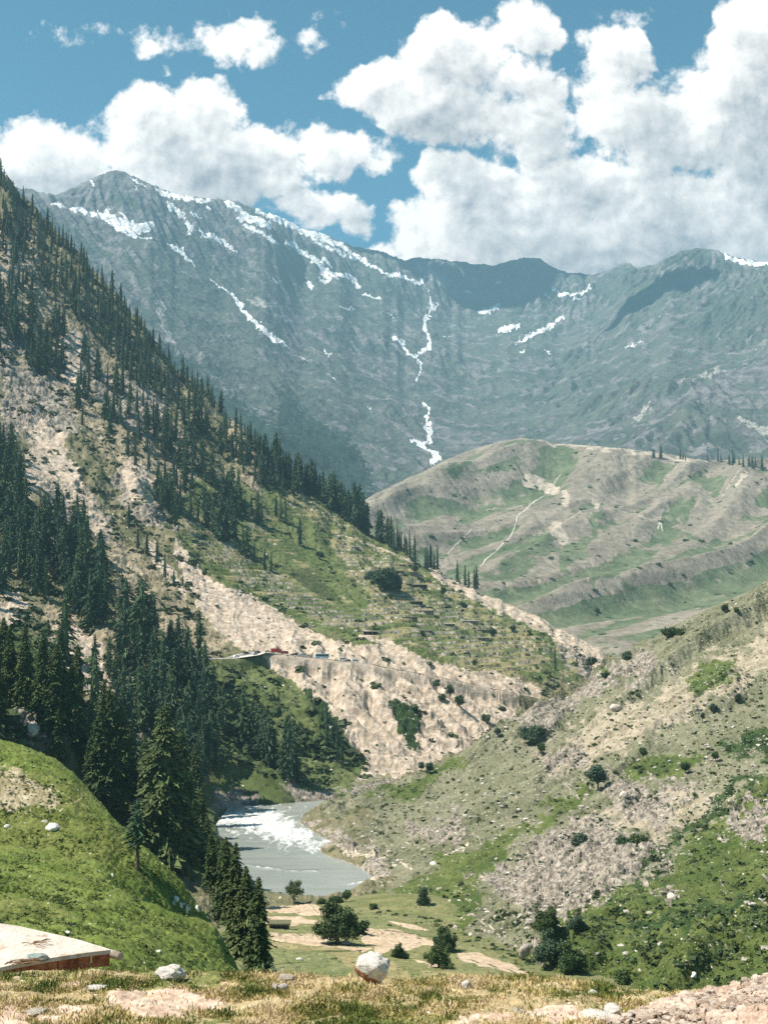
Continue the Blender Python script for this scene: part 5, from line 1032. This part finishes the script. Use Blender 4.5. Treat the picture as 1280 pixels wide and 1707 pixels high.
# ------------------------------------------------------------ unseen clouds added above the frame to shade the far ridge
def build_shade_clouds():
    m, nt = mat_new('cloud_white'); V = nt.new('ShaderNodeTexCoord').outputs['Object']; fin(m, nt, two(nt, V, (.82,.84,.86), (.92,.92,.92), .004), 1.0, nt.noise(V, .01, 6, .6), 60, .6)
    for i, (px, py, Y, w, d, th, s) in enumerate([(800,462,9000,820,620,190,4300),(1085,492,7400,470,200,120,4200),(640,430,8700,330,300,110,4400)]):
        T = P(px, py, Y); c = T+SUN_DIR*s; g = np.random.default_rng(i+5); parts = []
        for k in range(26):
            r = g.uniform(.22, .42); V_, Fc = rock_mesh(100+k+i*30, 3, .5, (1, 1, 1)); a, q = g.uniform(0, 6.28), g.uniform(0, .72)**.6
            parts.append((V_*np.array([w, d, th*1.6])*r+np.array([math.cos(a)*q*w, math.sin(a)*q*d, g.uniform(-.1, .5)*th]), Fc))
        V_, Fc = merge(parts); o = link('cloud', raw_mesh('cloud', V_, Fc, m, True), None, tuple(c))
        tag(o, ['broad white fair-weather cloud drifting high over the head of the valley','smaller white cloud drifting above the right end of the far ridge','small white cloud beside the broad one above the far ridge'][i], 'cloud')
build_shade_clouds()

# ------------------------------------------------------------ single boulders
WHITE = stone_mat('white_boulder', (.60,.55,.48), (.82,.77,.70), None, True)
RUST = stone_mat('rust_stained_boulder', (.62,.57,.51), (.84,.79,.73), (.30,.13,.055), True)
PALE = stone_mat('pale_boulder', (.42,.365,.30), (.62,.55,.46), None, True)
GREYR = stone_mat('grey_boulder', (.22,.195,.165), (.38,.34,.29), None, True)
def boulder(land, x, y, w, h, label, mat=WHITE, ylim=(8, 30), seed=None, up=.35, rz=None):
    p, ok = land.hit([x], [y], *ylim); p = p[0]; s = int(x*7+y*3) if seed is None else seed; V, Fc = rock_mesh(s, 4 if w > 30 else 3, .5, (1, .85, 1))
    kx = w*p[1]/FPX/2; kz = h*p[1]/FPX/2
    o = link('boulder', raw_mesh('boulder', V, Fc, mat, True), None, (p[0], p[1]+kx*.3, p[2]+kz*up), (0, 0, s*1.7 if rz is None else rz), (kx*1.08, kx*.9, kz*1.1)); tag(o, label, 'boulder')
for a in [(621,1641,58,50,'largest white boulder, rust-red stain on its lower left, at the verge edge',RUST,5,.75,0),(283,1636,46,28,'flat-topped white boulder on the grassy verge right of the flat roof',WHITE,7,.6,.3),(471,1650,15,13,'small white stone, right one of a pair on the verge below the last fir',WHITE,2,.5,None),(459,1649,15,11,'small grey-white stone, left one of the pair on the verge below the last fir',PALE,3,.5,None),
          (776,1648,17,16,'small pale stone standing on the verge in the middle right',WHITE,4,.6,None),(478,1634,26,12,'low grey slab behind the pair of small stones on the verge',PALE,9,.4,None),(160,1648,34,6,'thin flat white stone lying in the dry grass left of the white boulder',WHITE,11,.5,None),(988,1659,24,9,'low flat pale stone on the verge left of the pink stone bank',WHITE,12,.4,None),
          (1022,1692,36,20,'rounded pink-white stone at the left foot of the stone bank',WHITE,14,.5,None),(92,1617,14,8,'small stone at the foot of the flat roof',PALE,15,.6,None),(865,1689,26,8,'flat pinkish stone in the grass at the lower right',PALE,16,.4,None),(60,1690,40,8,'long flat stone in the bottom left of the verge',PALE,17,.3,None),(1000,1702,60,16,'broad pale stone at the bottom edge beside the stone bank',WHITE,18,.5,None)]:
    boulder(A, *a[:6], (8, 26), a[6], a[7], a[8])
for a in [(88,1384,22,16,'leaning white slab in the turf of the green hill',WHITE),(74,1373,12,8,'small grey stone at the left of the leaning slab',PALE),(12,1381,11,9,'small white stone at the left edge of the green hill',WHITE),(187,1462,6,9,'small upright white stone on the middle of the green hill',WHITE),
          (293,1503,12,12,'topmost pale stone of the heap near the end of the green hill',WHITE),(301,1512,9,11,'middle stone of the heap near the end of the green hill',WHITE),(311,1520,7,13,'narrow upright stone at the right of the heap on the green hill',WHITE),(289,1508,8,9,'lowest left stone of the heap on the green hill',PALE),(329,1518,11,12,'pale stone right of the heap, beside the firs',WHITE),(264,1588,11,6,'small white stone low on the green hill above the flat-topped boulder',WHITE),(112,1555,12,3,'thin pale stone just above the flat roof',WHITE)]:
    boulder(B, *a, (60, 260))
for a in [(1155,1629,17,11,'oval white boulder on the green grass behind the stone bank',WHITE),(878,1592,28,28,'pale outcrop boulder at the left of the grey-green tree',GREYR),(722,1442,12,7,'small white boulder by the track on the lower right hillside',WHITE),(1120,1500,24,14,'pale flat outcrop stone on the green flank',PALE),(1040,1328,16,12,'pale boulder in the rubble of the right hillside',PALE),(1026,1182,22,14,'pale boulder on the upper dry slope',PALE)]:
    boulder(E, *a, (130, 900))
for a in [(548,1573,22,12,'pale boulder at the foot of the big field bush',PALE),(577,1578,22,12,'second pale boulder at the right foot of the big field bush',PALE),(497,1602,14,6,'pale flat stone lying in the green field',WHITE),(555,1622,14,5,'thin pale stone in the olive field near the white boulder',WHITE)]:
    boulder(C, *a, (130, 430))

for a in [(62,1172,44,26,'pale broken crag top among the near firs at left',PALE),(36,1196,36,30,'grey crag block left of the pale crag top among the firs',GREYR),(84,1206,30,40,'dark upright crag block right of the pale crag top',GREYR),(52,1222,34,26,'low crag block above the crest of the green hill',PALE)]:
    boulder(F, *a, (150, 800))
# ------------------------------------------------------------ buildings
def boxv(x0, x1, y0, y1, z0, z1):
    V = np.array([(x, y, z) for z in (z0, z1) for x, y in ((x0, y0), (x1, y0), (x1, y1), (x0, y1))], float)
    return V, np.array([(0,3,2,1),(4,5,6,7),(0,1,5,4),(1,2,6,5),(2,3,7,6),(3,0,4,7)])
def part(name, boxes, mat, parent, bev=0):
    V, Fc = merge(boxes); return link(name, raw_mesh(name, V, Fc, mat), parent)
def plain(name, a, b, sc=2.0, rough=.85, bump=.03):
    m, nt = mat_new(name); V = nt.new('ShaderNodeTexCoord').outputs['Object']; fin(m, nt, two(nt, V, a, b, sc), rough, nt.noise(V, sc*4, 5, .6), bump); return m
WALL = plain('stone_wall', (.16,.13,.10), (.32,.27,.22), 1.4); MUD = plain('mud_roof', (.40,.33,.26), (.55,.47,.39), .5); MUD2 = plain('grey_mud_roof', (.24,.21,.18), (.36,.32,.28), .5); DARK = plain('dark_opening', (.012,.011,.010), (.03,.026,.022)); WOOD = plain('old_timber', (.10,.055,.035), (.24,.14,.085), 3); TIN = plain('white_sheet_roof', (.62,.62,.62), (.78,.77,.75), .4, .5)
def house(p, w, d, h, label, rz=0, nwin=2, roof=MUD, open_front=False, group=None, sink=1.2, wall=WALL, cat='house', name='stone_house'):
    t = thing(name, label, cat, (p[0], p[1], p[2]), group, rz)
    part('wall', [boxv(-w/2, w/2, 0, d, -sink, h)], wall, t)
    r = part('roof', [boxv(-w/2-.45, w/2+.45, -.6, d+.3, h, h+.38)], roof, t)
    g = np.random.default_rng(int(w*10)); part('beam', [boxv(x-.09, x+.09, -.85, -.58, h+.06, h+.24) for x in np.linspace(-w/2, w/2, max(4, int(w/1.6)))], WOOD, r)
    if open_front:
        k = max(3, int(w/3.5)); xs = np.linspace(-w/2+.5, w/2-.5, k+1)
        for a, b in zip(xs[:-1], xs[1:]): part('opening', [boxv(a+.25, b-.25, -.03, .02, .15, h-.25)], DARK, t)
    else:
        dr = part('door', [boxv(-.55, .55, -.03, .02, 0, 1.95)], DARK, t); part('frame', [boxv(-.67, -.55, -.07, .02, 0, 2.05), boxv(.55, .67, -.07, .02, 0, 2.05), boxv(-.55, .55, -.07, .02, 1.95, 2.05)], WOOD, dr)
        for k in range(nwin):
            x = (-1)**k*w*(.22+.12*(k//2)+.06); ww = part('window', [boxv(x-.5, x+.5, -.03, .02, .95, 1.85)], DARK, t); part('frame', [boxv(x-.58, x-.5, -.06, .02, .87, 1.93), boxv(x+.5, x+.58, -.06, .02, .87, 1.93), boxv(x-.5, x+.5, -.06, .02, 1.85, 1.93), boxv(x-.5, x+.5, -.06, .02, .87, .95)], WOOD, ww)
    return t
def house_at(land, x, y, wpx, hpx, label, ylim=(500, 1500), **kw):
    p, ok = land.hit([x], [y], *ylim); p = p[0]; k = p[1]/FPX; return house(p, wpx*k, 5.5, max(2.3, hpx*k), label, **kw)
VG = 'flat-roofed stone houses of the terraced village'
for x, y, w, h, lab, kw in [(674,946,26,5,'topmost flat-roofed stone house of the terraced village',{}),(664,957,20,5,'flat-roofed house at the left of the upper village, beside the dark trees',{'roof':MUD2}),(686,959,24,5,'flat-roofed house at the right of the upper village',{}),(694,981,36,6,'long flat-roofed house with open front under the upper village',{'open_front':True}),(680,977,14,4,'small low house at the left end of the long open-fronted house',{'roof':MUD2}),
        (688,1008,34,5,'long low house in the middle of the terraces',{'roof':MUD2,'open_front':True}),(706,1023,34,5,'long low house just below and right of the mid-terrace house',{}),(684,1034,24,5,'brown house on the lower middle terraces',{'roof':MUD2}),(748,1045,20,5,'pale-roofed house in the centre right of the terraces',{'roof':TIN}),(784,1041,26,6,'white-walled long house on the right terraces',{'roof':TIN}),(806,1055,26,5,'brown flat-roofed house below the white-walled house',{'roof':MUD2}),(798,1068,32,5,'lowest long house of the right terraces',{}),
        (712,1056,16,4,'small house on the lower left terraces',{'roof':MUD2}),(666,1003,12,4,'tiny hut left of the mid-terrace house',{}),(593,918,12,6,'small white-roofed hut above the green terraces',{'roof':TIN}),(739,1012,20,4,'small house right of the upper terraces',{'roof':MUD2}),(617,1060,26,7,'grey open-fronted shed with a pale forecourt above the landslip',{'open_front':True,'roof':MUD2})]:
    house_at(F, x, y, w, h, lab, nwin=2, **kw)
def low_shed():
    p, ok = C.hit([465], [1553], 130, 430); p = p[0]; k = p[1]/FPX; house(p, 31*k, 3, 11*k, 'low dark timber shed half hidden behind the last fir beside the fields', roof=plain('earth_roof', (.09,.10,.05), (.16,.15,.09)), open_front=True, wall=plain('sooty_wall', (.04,.035,.03), (.08,.07,.06)), cat='shed', name='field_shed', sink=.8)  # wall in an even, very dark brown
low_shed()

def roof_hut():
    zt = -8.0
    def pl(px, py, z=zt): Y = z/tanel(px, py); return P(px, py, Y)
    far = [pl(*q) for q in [(-170,1512),(-80,1527),(0,1539),(34,1544),(78,1554),(110,1561),(134,1567),(160,1575),(185,1583)]]
    near = [pl(*q) for q in [(-170,1640),(-80,1626),(0,1613),(28,1607),(84,1597),(110,1593),(141,1588.5),(165,1585.5),(185,1583.5)]]
    o = near[-1].copy(); o[2] = zt-2.2
    t = thing('flat_roof_hut', 'low hut at bottom left with a pale mud roof and a red-brown timber edge', 'hut', tuple(o))
    n = len(far); top, bot = [], []
    Fv = np.array(far)-o; Nv = np.array(near)-o
    def sub(k, z): return np.concatenate([(Fv*(1-f)+Nv*f)+np.array([0, 0, z]) for f in np.linspace(0, 1, k)])
    K = 26; U = np.linspace(0, n-1, 120); Ff = np.stack([np.interp(U, range(n), Fv[:, i]) for i in range(3)], 1); Nf = np.stack([np.interp(U, range(n), Nv[:, i]) for i in range(3)], 1)
    G_ = np.stack([Ff*(1-f)+Nf*f for f in np.linspace(0, 1, K)]); edge = np.minimum(1, np.minimum(np.arange(K)[:, None], K-1-np.arange(K)[:, None])/3)
    G_[..., 2] += .05*fbm(G_[..., 0], G_[..., 1], 1.2, 5, .6, 301)*edge
    V = G_.reshape(-1, 3); Fc = grid_faces(K, 120)[:, ::-1]
    bo = len(V); V2 = np.concatenate([V, Nf-[0, 0, .09], Ff-[0, 0, .09]]); e = [(((K-1)*120)+i, ((K-1)*120)+i+1, bo+i+1, bo+i) for i in range(119)]+[(i+1, i, bo+120+i, bo+121+i) for i in range(119)]+[(bo+i, bo+i+1, bo+121+i, bo+120+i) for i in range(119)]
    mr, nt = mat_new('hut_mud_roof'); Vn = nt.new('ShaderNodeTexCoord').outputs['Object']
    c = two(nt, Vn, (.50,.425,.36), (.62,.545,.475), .7); c = nt.mix(nt.ramp(nt.noise(Vn, 1.4, 7, .72), .54, .66), c, (.42,.32,.25)); c = nt.mix(nt.ramp(nt.noise(Vn, 9, 5, .75), .60, .68), c, (.36,.27,.21))
    fin(mr, nt, c, .95, nt.noise(Vn, 6, 7, .7), .05, .9)
    rf = link('roof', raw_mesh('roof', V2, np.concatenate([Fc, np.array(e)]), mr), t)
    # timber edge: boards along the near side, each a little out of line
    g = np.random.default_rng(4); L = Nf; s = np.r_[0, np.cumsum(np.linalg.norm(np.diff(L, axis=0), axis=1))]; tot = s[-1]; a = 0.0; bx = []; inw = np.array([-.25, 1.0, 0]); inw /= np.linalg.norm(inw)
    while a < tot-.05:
        b = min(a+g.uniform(.5, 1.1), tot); pa = np.array([np.interp(a+.01, s, L[:, i]) for i in range(3)]); pb = np.array([np.interp(b-.015, s, L[:, i]) for i in range(3)]); off = inw*g.uniform(.03, .08); dz = -.095; hgt = g.uniform(.20, .29)
        q = [pa+off+[0,0,dz], pb+off+[0,0,dz], pb+off+inw*.12+[0,0,dz], pa+off+inw*.12+[0,0,dz]]; q = q+[v-[0, 0, hgt] for v in q]
        bx.append((np.array(q), np.array([(0,1,2,3),(7,6,5,4),(0,4,5,1),(1,5,6,2),(2,6,7,3),(3,7,4,0)]))); a = b
    mw, nt = mat_new('red_brown_boards'); Vn = nt.new('ShaderNodeTexCoord').outputs['Object']; c = two(nt, Vn, (.16,.055,.028), (.34,.14,.075), 5); c = nt.mix(nt.ramp(nt.noise(Vn, 16, 5, .7), .58, .68), c, (.42,.34,.26)); fin(mw, nt, c, .85, nt.noise(Vn, 30, 5), .02)
    part('edge_boards', bx, mw, t)
    wl = []; p0, p1 = L[0]+inw*.7, L[-1]+inw*.5-np.array([.9, 0, 0]); d = p1-p0; q = [p0, p1, p1+inw*1.0, p0+inw*1.6]; q = [v+[0, 0, -.1] for v in q]+[v*[1, 1, 0]+[0, 0, -.6] for v in q]
    part('wall', [(np.array(q), np.array([(0,1,2,3),(7,6,5,4),(0,4,5,1),(1,5,6,2),(2,6,7,3),(3,7,4,0)]))], plain('hut_wall', (.05,.035,.025), (.12,.09,.07), 4), t)
    a0 = pl(150, 1580, zt-.17)-o; a1 = pl(203, 1592, zt-.20)-o; a1[1] -= .1; lg, lf = tubes([a0, a0*.5+a1*.5, a1, a1+(a1-a0)*.004], [.10, .095, .09, .002], 10); ml = plain('weathered_log', (.30,.24,.19), (.50,.43,.36), 8)
    link('log_end', raw_mesh('log_end', lg, lf, ml, True), t)
    # loose things on the roof
    def twigs(cx, cy, n, L_, label):
        gg = np.random.default_rng(int(cx)); c = pl(cx, cy, zt+.05); ps = []
        for k in range(n):
            a = gg.normal(0, .35); l = gg.uniform(.3, 1)*L_; q0 = np.array([gg.normal(0, L_*.35), gg.normal(0, .12), gg.uniform(0, .06)]); q1 = q0+np.array([math.cos(a), math.sin(a)*.6, gg.uniform(-.02, .06)])*l; ps.append(tubes([q0, (q0+q1)/2+[0, 0, gg.uniform(0, .03)], q1], [.012, .009, .004], 5))
        v, f = merge(ps); tag(link('dry_branches', raw_mesh('dry_branches', v, f, WOOD, True), None, tuple(c)), label, 'branches')
    twigs(62, 1573, 10, .45, 'thin dark branches lying on the pale mud roof')
    twigs(30, 1606, 22, .5, 'heap of brushwood along the front edge of the mud roof')
    v, f = rock_mesh(9, 3, .9, (.26, .16, .09)); tag(link('cloth_bundle', raw_mesh('cloth_bundle', v, f, plain('faded_teal_cloth', (.16,.22,.21), (.30,.34,.31), 9), True), None, tuple(pl(62, 1597, zt+.04))), 'faded blue-green cloth bundle at the front edge of the mud roof', 'cloth')
    v, f = rock_mesh(12, 3, .9, (.2, .14, .09)); tag(link('boulder', raw_mesh('boulder', v, f, PALE, True), None, tuple(pl(40, 1601, zt+.04))), 'stone weighing down the front edge of the mud roof', 'stone')
roof_hut()

# ------------------------------------------------------------ vehicles on the mountain road
def paint(name, c, rough=.35): m, nt = mat_new(name); V = nt.new('ShaderNodeTexCoord').outputs['Object']; fin(m, nt, two(nt, V, tuple(x*.92 for x in c), c, .8), rough, spec=.5); return m
GLASS = paint('vehicle_glass', (.03,.035,.04), .1); TYRE = paint('tyre_rubber', (.02,.02,.02), .8); RIM = paint('wheel_rim', (.45,.45,.46), .4); LAMP = paint('lamp_lens', (.7,.68,.6), .2)
def profile(pts_, y0, y1):
    n = len(pts_); V = np.array([(x, y0, z) for x, z in pts_]+[(x, y1, z) for x, z in pts_]); me_f = [(i, (i+1) % n, n+(i+1) % n, n+i) for i in range(n)]
    c = len(V); V = np.concatenate([V, [[np.mean([p[0] for p in pts_]), y0, np.mean([p[1] for p in pts_])], [np.mean([p[0] for p in pts_]), y1, np.mean([p[1] for p in pts_])]]])
    me_f += [(c, (i+1) % n, i, i) if False else (c, (i+1) % n, i, c) for i in range(0)]
    tri = [(c, (i+1) % n, i) for i in range(n)]+[(c+1, n+i, n+(i+1) % n) for i in range(n)]
    return V, me_f, tri
def poly_obj(name, V, faces, mat, parent):
    me = bpy.data.meshes.new(name); me.from_pydata([tuple(v) for v in V], [], faces); me.materials.append(mat); me.update(); return link(name, me, parent)
def vehicle(kind, px, off, col, label, cat, flip=False):
    x = np.interp(px, np.interp(range(17), range(17), [322,345,385,415,432,460,500,540,580,620,660,700,735,770,810,850,890]), range(17)); i = int(x); f = x-i
    p = ROAD[i]*(1-f)+ROAD[min(i+1, 16)]*f; T = ROAD[min(i+1, 16)]-ROAD[i]; rz = math.atan2(T[1], T[0]); nrm = np.array([-math.sin(rz), math.cos(rz)])
    t = thing({'car':'parked_car','bus':'bus','truck':'truck','van':'van'}[kind], label, cat, (p[0]+nrm[0]*off, p[1]+nrm[1]*off, p[2]+.04), None, rz+(math.pi if flip else 0))
    if kind == 'car': L, W, prof, win = 4.3, 1.7, [(-2.1,.35),(2.1,.35),(2.15,.8),(1.2,.98),(.65,1.5),(-1.3,1.52),(-1.95,1.0),(-2.15,.9)], [(-1.15,.95,.55,1.40)]
    elif kind == 'van': L, W, prof, win = 5, 1.9, [(-2.5,.4),(2.5,.4),(2.5,1.1),(1.9,2.1),(-2.45,2.2),(-2.5,2.1)], [(-2.0,1.25,1.6,1.95)]
    elif kind == 'bus': L, W, prof, win = 9, 2.4, [(-4.5,.5),(4.5,.5),(4.5,2.9),(4.2,3.1),(-4.4,3.1),(-4.5,3.0)], [(-4.0,1.7,3.8,2.6)]
    else: L, W, prof, win = 7, 2.3, [(1.6,.6),(3.4,.6),(3.4,1.8),(3.1,2.6),(1.6,2.7)], [(2.0,1.7,3.0,2.35)]
    V, q, tr = profile(prof, -W/2, W/2); poly_obj('body' if kind != 'truck' else 'cab', V, q+tr, col, t)
    if kind == 'truck': part('cargo_box', [boxv(-3.5, 1.45, -W/2-.05, W/2+.05, .9, 3.1)], col, t); part('chassis', [boxv(-3.4, 3.2, -.5, .5, .55, .88)], TYRE, t)
    for s in (-1, 1):
        a, z0, b, z1 = win[0]; part('window', [boxv(a, b, s*W/2-.02+.01*s, s*W/2+.02+.01*s, z0, z1)], GLASS, t)
    fx = prof[2][0]; part('headlight', [boxv(fx-.03, fx+.03, -W*.42, -W*.27, .7, .85)], LAMP, t); part('headlight', [boxv(fx-.03, fx+.03, W*.27, W*.42, .7, .85)], LAMP, t)
    r = .33 if kind in ('car', 'van') else .5
    for wx in (-L*.31, L*.31):
        for s in (-1, 1):
            a = np.arange(12)/12*2*np.pi; ring = [(wx+r*math.cos(b), s*(W/2-.18), r+r*math.sin(b)) for b in a]+[(wx+r*math.cos(b), s*(W/2+.04), r+r*math.sin(b)) for b in a]
            w = poly_obj('wheel', ring, [tuple(range(12)), tuple(range(12, 24))]+[(k, (k+1) % 12, 12+(k+1) % 12, 12+k) for k in range(12)], TYRE, t)
            rr = [(wx+r*.6*math.cos(b), s*(W/2+.05), r+r*.6*math.sin(b)) for b in a]; poly_obj('rim', rr, [tuple(range(12))], RIM, w)
RED, WH, DK, BL, SV = paint('red_paint', (.42,.035,.03)), paint('white_paint', (.78,.78,.77)), paint('black_paint', (.03,.032,.035)), paint('blue_paint', (.25,.40,.50)), paint('silver_paint', (.42,.43,.44))
for a in [('truck',461,1,RED,'red truck with a box body on the mountain road above the landslip','truck'),('van',475,1,RED,'red van right behind the red truck on the mountain road','van'),('car',418,4,DK,'dark car at the far side of the parking place by the road bend','car'),('car',424,-3,DK,'black car parked at the near side of the pull-off right of its middle','car'),('car',415,-5,SV,'silver car parked nearest the edge of the pull-off','car'),
          ('car',347,-1,DK,'dark car alone on the road left of the pull-off','car'),('car',391,-2,WH,'white car just left of the pull-off','car'),('car',447,1,SV,'silver car in front of the red truck at its left','car'),('car',492,1,DK,'dark car right of the red van','car'),('car',502,1,WH,'white car between the dark car and the bus','car'),('car',514,-1,SV,'silver car just left of the bus','car'),
          ('bus',537,0,BL,'pale blue and white bus on the mountain road','bus'),('van',571,-1,WH,'white van right of the bus on the mountain road','van'),('van',592,0,WH,'larger white van, rightmost vehicle on the mountain road','van'),('car',581,1,DK,'dark car between the two white vans','car')]:
    vehicle(*a)
